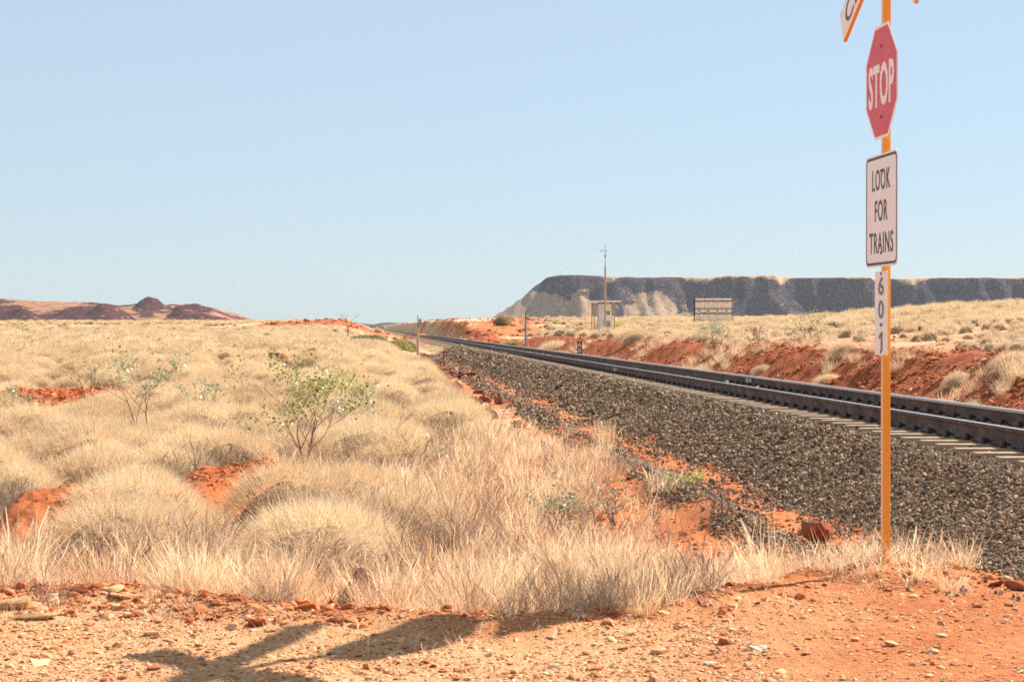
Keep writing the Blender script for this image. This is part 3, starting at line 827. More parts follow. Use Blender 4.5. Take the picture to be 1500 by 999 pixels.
M_rockmar = rock_mat('maroon_rock', (.12, .035, .025), (.24, .075, .05), (.36, .15, .10))
M_rockor = rock_mat('orange_flagstone', (.55, .24, .09), (.74, .42, .20), (.84, .60, .38))
M_rockpale = rock_mat('pale_quartz', (.6, .5, .4), (.74, .66, .56), (.82, .77, .70))
def rock(name, x, y, s, mat, seed, label, cat='rock', flat=.75, sink=.25, group=None, rz=None, dz=0):
    me = rock_mesh(name, seed, 3, flat)
    o = link(name, me, mat); o.location = (x, y, H(x, y) + s[2] * flat * (1 - sink) * .8 + dz); o.scale = s
    o.rotation_euler = (random.uniform(-.15, .15), random.uniform(-.15, .15), random.uniform(0, 6) if rz is None else rz)
    tag(o, label, cat, group); return o
rock('boulder', place(1197, 17.4), 17.4, (.145, .14, .155), M_rockred, 31, 'rounded red boulder at the foot of the dark ballast', flat=.9)
rock('boulder', place(522, 12.35), 12.35, (.17, .14, .21), M_rockmar, 23, 'dark maroon rock half hidden in foreground grass', flat=.8, dz=.02)
rock('boulder', place(406, 83), 83, (.5, .45, .5), M_rockmar, 8, 'large maroon boulder behind the leafy yellow green shrub', flat=.95)
rock('boulder', place(1494, 42), 42., (.25, .2, .16), M_rockpale, 9, 'pale grey stone by the far rail at the right edge')
rock('flagstone', place(20, 11.35), 11.35, (.17, .10, .05), M_rockor, 10, 'striped orange slab of stone at the lower left edge', flat=.8, rz=.3)
rock('flagstone', place(52, 11.0), 11.0, (.17, .06, .03), M_rockor, 11, 'thin flat orange stone lying in front of the striped slab', flat=.8, rz=.1)
rock('pebble', place(295, 9.75), 9.75, (.028, .022, .02), M_rockpale, 12, 'small bright white pebble beside the crossbuck shadow', 'pebble')
rock('boulder', place(684, 72), 72, (.42, .22, .2), M_rockmar, 14, 'black flat rock lying on the ballast slope', flat=.6)
rock('cobble', place(655, 10.9), 10.9, (.035, .03, .035), M_rockred, 15, 'small red stone at the edge of the oval shadow')
rock('cobble', place(1490, 12.2), 12.2, (.09, .06, .05), M_rockred, 16, 'red stone at the right edge below the ballast')
# loose red-brown rocks at the toe of the formation
rr = random.Random(5)
base_r = [rock_mesh('rock', 100 + i, 2, .75) for i in range(5)]
for m_ in base_r: m_.materials.append(M_rockmar)
base_rr = [m_.copy() for m_ in base_r]
for m_ in base_rr: m_.materials[0] = M_rockred
for k in range(90):
    Y = rr.uniform(24, 100) ; q = rr.gauss(2.5, .6); q = min(q, 4.2); x = q - TRK * Y
    s = rr.uniform(.06, .15) * (1 + Y / 90)
    o = bpy.data.objects.new('rock', rr.choice(base_r + base_rr)); COL.objects.link(o)
    o.location = (x, Y, H(x, Y) + s * .3); o.scale = (s * rr.uniform(.8, 1.5), s, s * rr.uniform(.7, 1.1)); o.rotation_euler = (0, 0, rr.uniform(0, 6))
    tag(o, 'loose red brown rock among others along the ballast toe', 'rock', 'loose rocks along the foot of the ballast')

# ------------------------------------------------------------------ scattered stuff through geometry nodes
HIDE = {}
def proto_collection(name, meshes):
    c = bpy.data.collections.new(name)
    for i, me in enumerate(meshes):
        o = bpy.data.objects.new('%s_%02d' % (name, i), me); c.objects.link(o)
    return c
def scatter(name, pts, rot, scl, idx, coll, label, cat):
    n = len(pts)
    me = bpy.data.meshes.new(name); me.vertices.add(n)
    me.vertices.foreach_set('co', np.asarray(pts, np.float32).ravel())
    a = me.attributes.new('rot', 'FLOAT_VECTOR', 'POINT'); a.data.foreach_set('vector', np.asarray(rot, np.float32).ravel())
    a = me.attributes.new('scl', 'FLOAT_VECTOR', 'POINT'); a.data.foreach_set('vector', np.asarray(scl, np.float32).ravel())
    a = me.attributes.new('idx', 'INT', 'POINT'); a.data.foreach_set('value', np.asarray(idx, np.int32))
    o = bpy.data.objects.new(name, me); COL.objects.link(o)
    ng = bpy.data.node_groups.new(name + '_scatter', 'GeometryNodeTree')
    ng.interface.new_socket('Geometry', in_out='INPUT', socket_type='NodeSocketGeometry')
    ng.interface.new_socket('Geometry', in_out='OUTPUT', socket_type='NodeSocketGeometry')
    gi = ng.nodes.new('NodeGroupInput'); go = ng.nodes.new('NodeGroupOutput')
    ci = ng.nodes.new('GeometryNodeCollectionInfo'); ci.inputs['Collection'].default_value = coll
    ci.inputs['Separate Children'].default_value = True; ci.inputs['Reset Children'].default_value = True
    ip = ng.nodes.new('GeometryNodeInstanceOnPoints'); ip.inputs['Pick Instance'].default_value = True
    def attr(nm, t):
        x = ng.nodes.new('GeometryNodeInputNamedAttribute'); x.data_type = t; x.inputs[0].default_value = nm
        return [s for s in x.outputs if s.enabled and s.name == 'Attribute'][0]
    ng.links.new(gi.outputs[0], ip.inputs['Points']); ng.links.new(ci.outputs[0], ip.inputs['Instance'])
    ng.links.new(attr('idx', 'INT'), ip.inputs['Instance Index'])
    e2r = ng.nodes.new('FunctionNodeEulerToRotation'); ng.links.new(attr('rot', 'FLOAT_VECTOR'), e2r.inputs[0]); ng.links.new(e2r.outputs[0], ip.inputs['Rotation'])
    ng.links.new(attr('scl', 'FLOAT_VECTOR'), ip.inputs['Scale'])
    ng.links.new(ip.outputs[0], go.inputs[0])
    md = o.modifiers.new('scatter', 'NODES'); md.node_group = ng
    tag(o, label, cat, kind='stuff')
    return o

# ballast stones
def stone_mat():
    m, nt, b = new_mat('ballast_stone')
    oi = N(nt, 'ShaderNodeObjectInfo'); tc = N(nt, 'ShaderNodeTexCoord')
    c = ramp(nt, oi.outputs['Random'], [(0, (.075, .048, .031)), (.35, (.18, .112, .064)), (.65, (.30, .195, .113)), (.86, (.46, .315, .185)), (.95, (.36, .14, .055)), (1, (.62, .47, .31))])
    n = noise(nt, tc.outputs['Object'], 2.5, 4)
    c = mixc(nt, 1, c, ramp(nt, n.outputs[0], [(.3, .75), (.7, 1.2)]), 'MULTIPLY')
    ln(nt, c, b.inputs['Base Color']); b.inputs['Roughness'].default_value = .8
    return m
M_stone = stone_mat()
stones = [rock_mesh('stone', 200 + i, 1, .7, .5) for i in range(8)]
for m_ in stones: m_.materials.append(M_stone)
c_stone = proto_collection('ballast_stone', stones)
def ballast_points():
    P = []; S = []
    for (y0, y1, dens, s0) in ((11.5, 22, 1100, .0175), (22, 38, 560, .024), (38, 80, 170, .036), (80, 135, 50, .055)):
        n = int((y1 - y0) * 6.2 * dens)
        y = RNG.uniform(y0, y1, n); q = RNG.uniform(3.2, 9.9, n)
        x = q - TRK * y
        keep = (x / y < .31)
        if y1 > 38:
            keep &= (q < 9.5)
        M = ground_masks(x, y, None)
        keep &= RNG.random(n) < np.clip(M[..., 0] * 1.15 + .03, 0, 1)
        x = x[keep]; y = y[keep]; z = height(x, y)
        s = s0 * RNG.lognormal(0, .33, len(x))
        P.append(np.stack([x, y, z + s * RNG.uniform(-.1, .75, len(x))], -1)); S.append(s)
    P = np.concatenate(P); s = np.concatenate(S)
    q = q_of(P[:, 0], P[:, 1])
    tooh = (q > 5.9) & (q < 8.8)
    P[tooh, 2] = np.minimum(P[tooh, 2], ZS - .045)
    n = len(P)
    scl = np.stack([s * RNG.uniform(.8, 1.35, n), s * RNG.uniform(.7, 1.1, n), s * RNG.uniform(.7, 1.2, n)], -1)
    scatter('ballast', P, RNG.uniform(0, 6.28, (n, 3)), scl, RNG.integers(0, 8, n), c_stone, 'dark angular crushed stone ballast along the railway', 'ballast')
ballast_points()

# pebbles and rubble on the road and bare soil
def pebble_mat():
    m, nt, b = new_mat('road_pebble')
    oi = N(nt, 'ShaderNodeObjectInfo')
    c = ramp(nt, oi.outputs['Random'], [(0, (.36, .11, .04)), (.3, (.54, .21, .08)), (.6, (.62, .34, .16)), (.9, (.70, .48, .28)), (.98, (.28, .12, .07)), (1, (.80, .72, .60))])
    ln(nt, c, b.inputs['Base Color']); b.inputs['Roughness'].default_value = .9
    return m
def rubble_mat():
    m, nt, b = new_mat('red_rubble')
    oi = N(nt, 'ShaderNodeObjectInfo')
    c = ramp(nt, oi.outputs['Random'], [(0, (.30, .07, .028)), (.4, (.48, .135, .048)), (.75, (.58, .22, .09)), (1, (.66, .36, .20))])
    ln(nt, c, b.inputs['Base Color']); b.inputs['Roughness'].default_value = .95; b.inputs['Specular IOR Level'].default_value = .1
    return m
M_peb = pebble_mat(); M_rub = rubble_mat()
pebs = [rock_mesh('pebble', 300 + i, 1, .6, .4) for i in range(6)]
for m_ in pebs: m_.materials.append(M_peb)
rubs = [rock_mesh('rubble', 320 + i, 1, .7, .5) for i in range(6)]
for m_ in rubs: m_.materials.append(M_rub)
c_peb = proto_collection('pebble', pebs); c_rub = proto_collection('rubble', rubs)
def pebbles():
    n = 105000
    y = RNG.uniform(8.2, 13.6, n); x = RNG.uniform(-1, .72, n) * .42 * y
    re = road_edge(x)
    keep = (y < re + 1.0) & (q_of(x, y) < 4.6)
    cl = fbm(x / .5, y / .5, 97, 3)
    keep &= RNG.random(n) < .55 + .6 * cl
    keep &= RNG.random(n) < np.where(x > 1.3, .35, 1.0)
    x = x[keep]; y = y[keep]; n = len(x)
    s = .0065 * RNG.lognormal(0, .5, n)
    big = RNG.random(n) < .018; s[big] *= 2.6
    P = np.stack([x, y, height(x, y) + s * .15], -1)
    scl = np.stack([s * RNG.uniform(.9, 1.7, n), s, s * RNG.uniform(.5, 1, n)], -1)
    rot = np.stack([RNG.normal(0, .25, n), RNG.normal(0, .25, n), RNG.uniform(0, 6.28, n)], -1)
    scatter('road_pebbles', P, rot, scl, RNG.integers(0, 6, n), c_peb, 'fine pale and rusty pebbles strewn over the gravel road', 'gravel')
    # red rubble
    Ps = []; Ss = []
    def add(n, x, y, keep, s0):
        x = x[keep]; y = y[keep]; s = s0 * RNG.lognormal(0, .5, len(x))
        Ps.append(np.stack([x, y, height(x, y) + s * .15], -1)); Ss.append(s)
    n = 9000; y = RNG.uniform(10.6, 13.8, n); x = RNG.uniform(-1, 1, n) * .3 * y
    add(n, x, y, (np.abs(y - road_edge(x) - .35) < .6 + .3 * RNG.random(n)) & (q_of(x, y) < 4.3) & (RNG.random(n) < np.where(x < -.8, .85, .25)), .017)
    n = 9000; y = RNG.uniform(14, 60, n); x = RNG.uniform(-.3, .1, n) * y
    add(n, x, y, RNG.random(n) < red_patches(x, y) * .5, .022)
    n = 6000; y = RNG.uniform(18, 28, n); x = -3.3 + RNG.uniform(-1, 1, n) * 1.1
    add(n, x, y, RNG.random(n) < red_patches(x, y) * 1.2, .012)
    n = 5000; y = RNG.uniform(40, 54, n); x = -11.6 + RNG.uniform(-1, 1, n) * 3
    add(n, x, y, RNG.random(n) < red_patches(x, y) * .8, .028)
    n = 14000; y = 15 * np.exp(RNG.random(n) * 2.0); q = RNG.uniform(1.8, 4.6, n); x = q - TRK * y
    add(n, x, y, RNG.random(n) < .5, .018)
    n = 24000; y = 28 * np.exp(RNG.random(n) * 1.7); q = 9.8 + 3.6 * RNG.random(n)**.9; x = q - TRK * y
    add(n, x, y, (x / y < .31) & (fbm(x / 1.2, y / 1.2, 98, 3) > -.15), .026)
    n = 2500; y = 30 * np.exp(RNG.random(n) * 1.2); q = 13 + 20 * RNG.random(n); x = q - TRK * y
    add(n, x, y, (x / y < .31), .05)
    n = 3500; y = 155 * np.exp(RNG.random(n) * .9); q = 9 + 34 * RNG.random(n)**1.3; x = q - TRK * y
    add(n, x, y, fbm(x / 5, y / 9, 141, 3) > .0, .16)
    n = 900; y = RNG.uniform(262, 330, n); x = RNG.uniform(-40, -6, n)
    add(n, x, y, RNG.random(n) < 1, .14)
    P = np.concatenate(Ps); s = np.concatenate(Ss); n = len(P)
    scl = np.stack([s * RNG.uniform(.9, 1.6, n), s, s * RNG.uniform(.5, 1, n)], -1)
    rot = np.stack([RNG.normal(0, .3, n), RNG.normal(0, .3, n), RNG.uniform(0, 6.28, n)], -1)
    scatter('red_rubble', P, rot, scl, RNG.integers(0, 6, n), c_rub, 'crumbly red orange rubble on bare soil and bank', 'rubble')
pebbles()
# flat orange stones along the road edge at the left
rr = random.Random(17)
for k in range(70):
    x = rr.uniform(-3.0, -.7); Y = 11.75 + rr.uniform(-.45, .9); s = rr.uniform(.018, .05)
    o = bpy.data.objects.new('flagstone', None if False else (base_rr[k % 5] if k % 3 == 0 else None) or base_rr[0]); COL.objects.link(o)
    if k % 3: 
        pass
    o.location = (x, Y, H(x, Y) + s * .25); o.scale = (s * rr.uniform(1, 1.7), s, s * .5); o.rotation_euler = (rr.uniform(-.3, .3), rr.uniform(-.3, .3), rr.uniform(0, 6))
    tag(o, 'small flat orange stone among others along the left road edge', 'stone', 'flat stones along the left road edge')
fl = [m_.copy() for m_ in base_r]
for m_ in fl: m_.materials[0] = M_rockor
i_ = 0
for o in COL.objects:
    if o.name.startswith('flagstone') and 'group' in o:
        o.data = fl[i_ % 5] if i_ % 3 else base_rr[i_ % 5]; i_ += 1

# ------------------------------------------------------------------ grasses
def strips(P, W, tint, name, mat, extra=None):
    """P: n x k x 3 centre lines, W: n x k half width vectors (n x k x 3)"""
    n, k, _ = P.shape
    V = np.stack([P - W, P + W], 2).reshape(-1, 3)          # n,k,2
    i = np.arange(n * k * 2).reshape(n, k, 2)
    f = np.stack([i[:, :-1, 0], i[:, :-1, 1], i[:, 1:, 1], i[:, 1:, 0]], -1).reshape(-1, 4)
    T = np.repeat(tint, k * 2)
    if extra is not None:
        ev, ef, et = extra
        f = np.concatenate([f, ef + len(V)]); V = np.concatenate([V, ev]); T = np.concatenate([T, et])
    me = bpy.data.meshes.new(name)
    me.vertices.add(len(V)); me.vertices.foreach_set('co', V.astype(np.float32).ravel())
    me.loops.add(f.size); me.polygons.add(len(f))
    me.loops.foreach_set('vertex_index', f.ravel().astype(np.int32))
    me.polygons.foreach_set('loop_start', (np.arange(len(f)) * 4).astype(np.int32))
    me.update(calc_edges=True)
    a = me.attributes.new('tint', 'FLOAT', 'POINT'); a.data.foreach_set('value', T.astype(np.float32))
    me.materials.append(mat)
    return me

M_straw = leafy('dry_straw', [(0, (.24, .12, .07)), (.26, (.60, .38, .22)), (.5, (.81, .60, .37)), (.8, (.90, .75, .51)), (.93, (.90, .80, .60)), (1, (.50, .28, .16))], .45, .5, .45)
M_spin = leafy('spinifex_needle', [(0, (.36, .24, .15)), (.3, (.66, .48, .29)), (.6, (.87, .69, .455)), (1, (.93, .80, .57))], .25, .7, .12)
M_spingr = leafy('green_spinifex', [(0, (.24, .22, .07)), (.5, (.44, .40, .13)), (1, (.58, .50, .20))], .35)

def tussock(seed, n=330, h=.5, rad=.10, lean=.45, w=.0016, k=4, curl=.35):
    g = np.random.default_rng(seed)
    ang = g.uniform(0, 2 * np.pi, n); r0 = rad * np.sqrt(g.random(n))
    out = ang + g.normal(0, 1.0, n)
    L = h * g.uniform(.45, 1.12, n); le = np.abs(g.normal(0, lean, n)) + .08 + .5 * r0 / rad * lean
    t = np.linspace(0, 1, k)[None, :]
    tilt = le[:, None] * (1 + curl * 2 * t * g.uniform(-.2, 1.2, n)[:, None])
    seg = L[:, None] / (k - 1)
    dx = np.sin(tilt) * seg; dz = np.cos(tilt) * seg
    kink = np.cumsum(g.normal(0, .6, (n, k)), 1); dz = dz * 1.0; dx = dx + seg * g.normal(0, .16, (n, k))
    D = np.stack([dx * np.cos(out[:, None] + kink), dx * np.sin(out[:, None] + kink), dz], -1)
    P = np.cumsum(D, 1) - D[:, :1] ; 
    P[..., 0] += (r0 * np.cos(ang))[:, None]; P[..., 1] += (r0 * np.sin(ang))[:, None]
    P[..., 2] -= .03
    wa = g.uniform(0, np.pi, n)
    prof = np.interp(np.linspace(0, 1, k), [0, .6, 1], [1, .8, .25])
    seed_h = g.random(n) < .30
    pw = np.where(seed_h[:, None], np.interp(np.linspace(0, 1, k), [0, .62, .68, 1], [.8, .6, 2.4, .8])[None, :], prof[None, :])
    wid = w * g.uniform(.7, 1.4, n)[:, None] * pw
    W = np.stack([np.cos(wa)[:, None] * wid, np.sin(wa)[:, None] * wid, np.zeros_like(wid)], -1)
    return P, W, g.random(n)

def tussock_mesh(seed, name='grass', mat=M_straw, **kw):
    P, W, t = tussock(seed, **kw); return strips(P, W, t, name, mat)

def dome(rad, hgt, nu=26, nv=8, seed=0):
    u = np.linspace(0, 2 * np.pi, nu, endpoint=False); v = np.linspace(0, 1, nv)
    U, Vv = np.meshgrid(u, v)
    rr_ = rad * np.cos(Vv * np.pi / 2) + .001
    rr_ = rr_ * (1 + .34 * fbm(np.cos(U) * 1.5 + seed, np.sin(U) * 1.5 + Vv, seed, 3))
    Z = hgt * np.sin(Vv * np.pi / 2) * (1 + .12 * fbm(np.cos(U) * 2 + 5, np.sin(U) * 2 + seed, seed + 1, 2)) - .06
    V = np.stack([rr_ * np.cos(U), rr_ * np.sin(U), Z], -1).reshape(-1, 3)
    i = np.arange(nu * nv).reshape(nv, nu); j = np.roll(i, -1, 1)
    f = np.stack([i[:-1], j[:-1], j[1:], i[1:]], -1).reshape(-1, 4)
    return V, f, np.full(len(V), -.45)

def spinifex(seed, n=2600, rad=.62, hgt=.36, L=.24, w=.0019, mat=None, core=.86, k=3):
    g = np.random.default_rng(seed)
    ph = g.uniform(0, 2 * np.pi, n); cz = g.random(n)**.8       # even-ish over the dome
    sz = np.sqrt(1 - cz**2)
    lumps = 1 + .34 * fbm(np.cos(ph) * 1.5 + seed, np.sin(ph) * 1.5 + cz, seed, 3)
    nrm = np.stack([sz * np.cos(ph), sz * np.sin(ph), cz * 1.0], -1)
    base = np.stack([rad * core * lumps * sz * np.cos(ph), rad * core * lumps * sz * np.sin(ph), hgt * core * cz - .04], -1)
    d = nrm + g.normal(0, .42, (n, 3)); d[:, 2] += .30
    d /= np.linalg.norm(d, axis=1)[:, None]
    Ln = L * g.uniform(.5, 1.15, n)
    t = np.linspace(0, 1, k)[None, :, None]
    P = base[:, None, :] + d[:, None, :] * Ln[:, None, None] * t
    P[..., 2] -= (t[..., 0]**2) * Ln[:, None] * g.uniform(-.05, .35, n)[:, None]
    side = np.cross(d, g.normal(0, 1, (n, 3))); side /= np.linalg.norm(side, axis=1)[:, None]
    prof = np.interp(np.linspace(0, 1, k), [0, 1], [1, .3])
    W = side[:, None, :] * (w * g.uniform(.7, 1.3, n))[:, None, None] * prof[None, :, None]
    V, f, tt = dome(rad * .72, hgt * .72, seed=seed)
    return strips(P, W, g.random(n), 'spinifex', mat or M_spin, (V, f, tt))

M_deadg = leafy('dead_grey_stalk', [(0, (.20, .13, .10)), (.5, (.36, .26, .20)), (1, (.52, .42, .34))], .15, .7, .2)
tus = [tussock_mesh(10, n=190, h=.50, rad=.13, lean=.36, w=.0020, k=5), tussock_mesh(11, n=150, h=.42, rad=.10, lean=.5, w=.0020, k=5), tussock_mesh(12, n=170, h=.58, rad=.12, lean=.30, w=.0019, k=5),
       tussock_mesh(13, n=150, h=.30, rad=.12, lean=.7, w=.0020, k=5), tussock_mesh(14, n=200, h=.46, rad=.22, lean=.42, w=.0020, k=5), tussock_mesh(15, n=60, h=.46, rad=.12, lean=.5, w=.0024, k=6, mat=M_deadg)]
spx = [spinifex(30, 3800, .66, .56, .19), spinifex(31, 3500, .60, .50, .18), spinifex(32, 4200, .78, .56, .21), spinifex(33, 3000, .50, .48, .17), spinifex(34, 3600, .66, .44, .19)]
sparse = [tussock_mesh(40 + i, n=42, h=.22, rad=.09, lean=.9, w=.0016, k=5) for i in range(3)]
OPEN = [(-1.0, 12.9, .5), (-.95, 12.0, .4), (place(445, 25.2), 24.2, .7), (-2.5, 22.6, .5), (-3.1, 21.3, .5), (place(406, 83), 80, 2.2)]
CLEAR = [(-2.55, 23.4, .7), (-2.45, 22.2, .5), (-1.02, 13.1, .4), (-1.0, 12.5, .36), (-.94, 11.8, .40), (-.90, 11.2, .36), (-.86, 10.65, .34), (place(406, 83), 80.5, 2.2), (-3.0, 20.9, .8), (-2.75, 19.3, .7), (-3.2, 22.2, .9), (-2.5, 17.9, .45), (-4.5, 19.4, .7), (-3.3, 15.6, .5), (-2.9, 14.6, .4), (.3, 17.5, .5), (1.3, 20.5, .9), (.9, 24, .9), (-.6, 21, .6), (place(445, 25.2), 25.0, .5), (place(825, 18.1), 17.6, .75), (place(905, 19.5), 19.0, .6), (place(1005, 21.5), 21, .6), (place(960, 19.8), 19.2, .8), (place(1197, 17.4), 16.8, .7), (place(522, 14), 13.6, .4), (place(1197, 17.4) - .1, 15.4, .6)]

def put(mesh, name, x, y, s, label, cat, group, rz=None, zs=1.0, dz=0.0):
    o = bpy.data.objects.new(name, mesh); COL.objects.link(o)
    o.location = (x, y, H(x, y) - .01 + dz); o.scale = (s, s, s * zs)
    o.rotation_euler = (random.uniform(-.06, .06), random.uniform(-.06, .06), random.uniform(0, 6.28) if rz is None else rz)
    tag(o, label, cat, group); return o

def grass_ok(x, y):
    q = q_of(x, y); re = road_edge(x) + .6 * fbm(x / .9, y * 0 + 3, 51, 3)
    ok = ss(re - .1, re + .5, y)
    ok = ok * (1 - ss(2.3, 3.4, q + 1.1 * fbm(x, y / 1.5, 111, 3)) * ss(13.5, 15.5, y))
    ok = ok * (1 - ss(3.9, 4.4, q))
    ok = ok * (1 - np.clip(red_patches(x, y) * 1.6, 0, 1))
    ok = ok * (1 - np.clip(red_patches(x, y + 1.6) * 1.2, 0, 1) * (y < 26))
    for cx, cy, cr in CLEAR:
        ok = ok * (1 - .93 * ((x - cx)**2 + (y - cy)**2 < cr * cr))
    return ok

# hand placed big tussocks
special = [(815, 10.9, .74, 2, 'large fluffy tussock in front of the foreground band, centre'),
           (940, 11.0, .66, 0, 'broad tussock leaning right at the edge of red dirt'),
           (1120, 12.3, .72, 2, 'upright feathery tussock on the verge left of the red boulder'),
           (1225, 12.75, .75, 1, 'short tussock close left of the orange post'),
           (1272, 12.55, .75, 3, 'tussock hiding the foot of the orange post'),
           (1345, 12.5, .85, 1, 'spreading tussock just right of the orange post'),
           (1395, 12.35, .62, 3, 'low tussock sprawling onto the dirt right of the post'),
           (300, 12.9, 1.05, 0, 'big round tussock above the orange flat stones'),
           (215, 15.8, 1.05, 4, 'darker tussock beside the gap of bare soil at left'),
           (78, 11.6, .8, 5, 'thin twiggy tussock by the striped slab'),
           (30, 13.0, 1.1, 2, 'tall tussock at the lower left edge')]
for px, Y, s, i, lab in special:
    put(tus[i], 'dry_grass_tussock', place(px, Y), Y, s, lab, 'grass tussock', 'dry grass tussocks on the verge')
# the rest of the verge
cand = []
n = 6400
y = 11 + 22 * RNG.random(n)**1.25; x = RNG.uniform(-.43, .30, n) * y
ok = grass_ok(x, y)
den = np.clip(.38 + 1.7 * fbm(x / .8, y / 1.3, 113, 3), .0, .95) * np.where(y < 13.2, .85, .72)
leftmound = ss(-.085, -.13, x / y) * ss(16.0, 18.5, y)          # spinifex takes over
keep = (RNG.random(n) < ok * den * (1 - .93 * leftmound)) & (q_of(x, y) < 4.4)
x = x[keep]; y = y[keep]
o_ = np.argsort(y + 100 * (x / y < -.275)); x = x[o_]; y = y[o_]
print('tussocks', len(x))
first = 285
for a, b_ in zip(x[:first], y[:first]):
    put(tus[random.randrange(6)], 'dry_grass_tussock', float(a), float(b_), random.uniform(.42, .98) * (.92 if a > 1.9 else 1) * (.85 if b_ < road_edge(a) + 1.2 else 1), 'dry straw coloured grass tussock among many in the verge band', 'grass tussock', 'dry grass tussocks on the verge')
def stuff_points(x, y, s, sj=.25, zsj=.2):
    n = len(x); z = height(x, y) - .01
    sc = s * RNG.uniform(1 - sj, 1 + sj, n)
    return np.stack([x, y, z], -1), np.stack([RNG.normal(0, .05, n), RNG.normal(0, .05, n), RNG.uniform(0, 6.28, n)], -1), np.stack([sc, sc, sc * RNG.uniform(1 - zsj, 1 + zsj, n)], -1)
xr_, yr_ = x[first:], y[first:]
# short thatch filling in between the tussocks
n = 4100
xx = RNG.uniform(-.43, .30, n); yy = 11 + 26 * RNG.random(n)**1.1; xx = xx * yy
lm = ss(-.085, -.13, xx / yy) * ss(17.0, 20, yy)
kk = (RNG.random(n) < grass_ok(xx, yy) * (1 - .75 * lm) * np.clip(.5 + .9 * fbm(xx / .9, yy / 1.3, 115, 3), .1, 1)) & (q_of(xx, yy) < 4.2)
c_gr = proto_collection('grass_clump', tus + sparse)
P1, R1, S1 = stuff_points(xr_, yr_, .85); P2, R2, S2 = stuff_points(xx[kk], yy[kk], .62)
# sparse sprigs on the bare road edge
n = 150; xs_ = RNG.uniform(-.28, .26, n) * 11; ys_ = road_edge(xs_) - np.abs(RNG.normal(0, .45, n))
P3, R3, S3 = stuff_points(xs_, ys_, .55)
I1 = RNG.integers(0, 6, len(P1)); I2 = np.where(RNG.random(len(P2)) < .5, 3 + RNG.integers(0, 3, len(P2)), 6 + RNG.integers(0, 3, len(P2))); I3 = 6 + RNG.integers(0, 3, len(P3))

# spinifex: nearest ones are individuals, the rest a mass
n = 7200
y = 15.5 * np.exp(RNG.random(n) * 1.95); x = RNG.uniform(-.43, .05, n) * y
q = q_of(x, y)
pos = []
pr_ok = grass_ok(x, y)
side = ss(-.05, -.11, x / y) * ss(15.5, 18, y) + ss(30, 42, y) * .8
for a, b_, c_, d_, e_ in zip(x, y, pr_ok, side, q):
    if c_ < .6 or random.random() > d_ or e_ > 1.9: continue
    if b_ < 90 and any((a - u[0])**2 + (b_ - u[1])**2 < (u[2] + .55)**2 for u in OPEN): continue
    mind = 1.08 + b_ * .005
    if any((a - p[0])**2 + ((b_ - p[1]))**2 < mind**2 for p in pos[-1200:]): continue
    pos.append((a, b_))
pos.sort(key=lambda p: p[1] + (200 if p[0] / p[1] < -.28 else 0))
print('spinifex', len(pos))
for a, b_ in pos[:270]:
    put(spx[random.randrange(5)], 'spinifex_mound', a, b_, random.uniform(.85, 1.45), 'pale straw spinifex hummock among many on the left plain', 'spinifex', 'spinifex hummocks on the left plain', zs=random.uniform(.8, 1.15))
# coarser mounds for far away
fspx = [spinifex(50 + i, 420, .58, .50, .18, w=.007, k=2) for i in range(4)]
fgr = [spinifex(60 + i, 420, .6, .42, .25, w=.007, mat=M_spingr, k=2) for i in range(2)]
c_far = proto_collection('spinifex_clump', fspx + fgr)
pp = np.array(pos[270:])
XS = [pp[:, 0]]; YS = [pp[:, 1]]; SC = [np.full(len(pp), .95)]
n = 31000
y = 95 * np.exp(RNG.random(n)**.9 * 1.75); x = RNG.uniform(-.42, .0, n) * y
k = (q_of(x, y) < 1.0) & (RNG.random(n) > red_patches(x, y) * 1.3) & (RNG.random(n) < .30 + .9 * fbm(x / 12, y / 26, 121, 4)) & (RNG.random(n) > .8 * blob(x, y, -22, 300, 15, 26, 8, .6))
XS.append(x[k]); YS.append(y[k]); SC.append(np.full(k.sum(), 1.1))
n = 17000          # right plateau
y = 30 * np.exp(RNG.random(n)**.8 * 2.6); x = RNG.uniform(.0, .31, n) * y; q = q_of(x, y)
dens = .25 + .9 * fbm(x / 5, y / 8, 73, 4) * -1 + .35 * ss(14, 26, q)
k = (q > 13.0 + .6 * fbm(x / 2, y / 3, 132, 2)) & (RNG.random(n) < dens) & ~((y > 150) & (q / y < .09) & (RNG.random(n) < .85))
XS.append(x[k]); YS.append(y[k]); SC.append(.42 + .55 * ss(35, 130, y[k]))
n = 1500           # scattered on bank face and beyond the bank
y = 30 * np.exp(RNG.random(n) * 1.7); q = RNG.uniform(9.8, 13, n); x = q - TRK * y
k = (x / y < .31) & (fbm(x / 3, y / 5, 131, 3) > .30)
bkx, bky = x[k], y[k]
XA = np.concatenate(XS); YA = np.concatenate(YS); SA = np.concatenate(SC)
P, Rr, S = stuff_points(XA, YA, SA, .35, .25)
I = RNG.integers(0, 4, len(P)); gr = RNG.random(len(P)) < .05 * ss(100, 130, YA); I[gr] = 4 + RNG.integers(0, 2, gr.sum())
scatter('spinifex_cover', P, Rr, S, I, c_far, 'pale spinifex hummocks covering the far plain and plateau', 'ground cover')

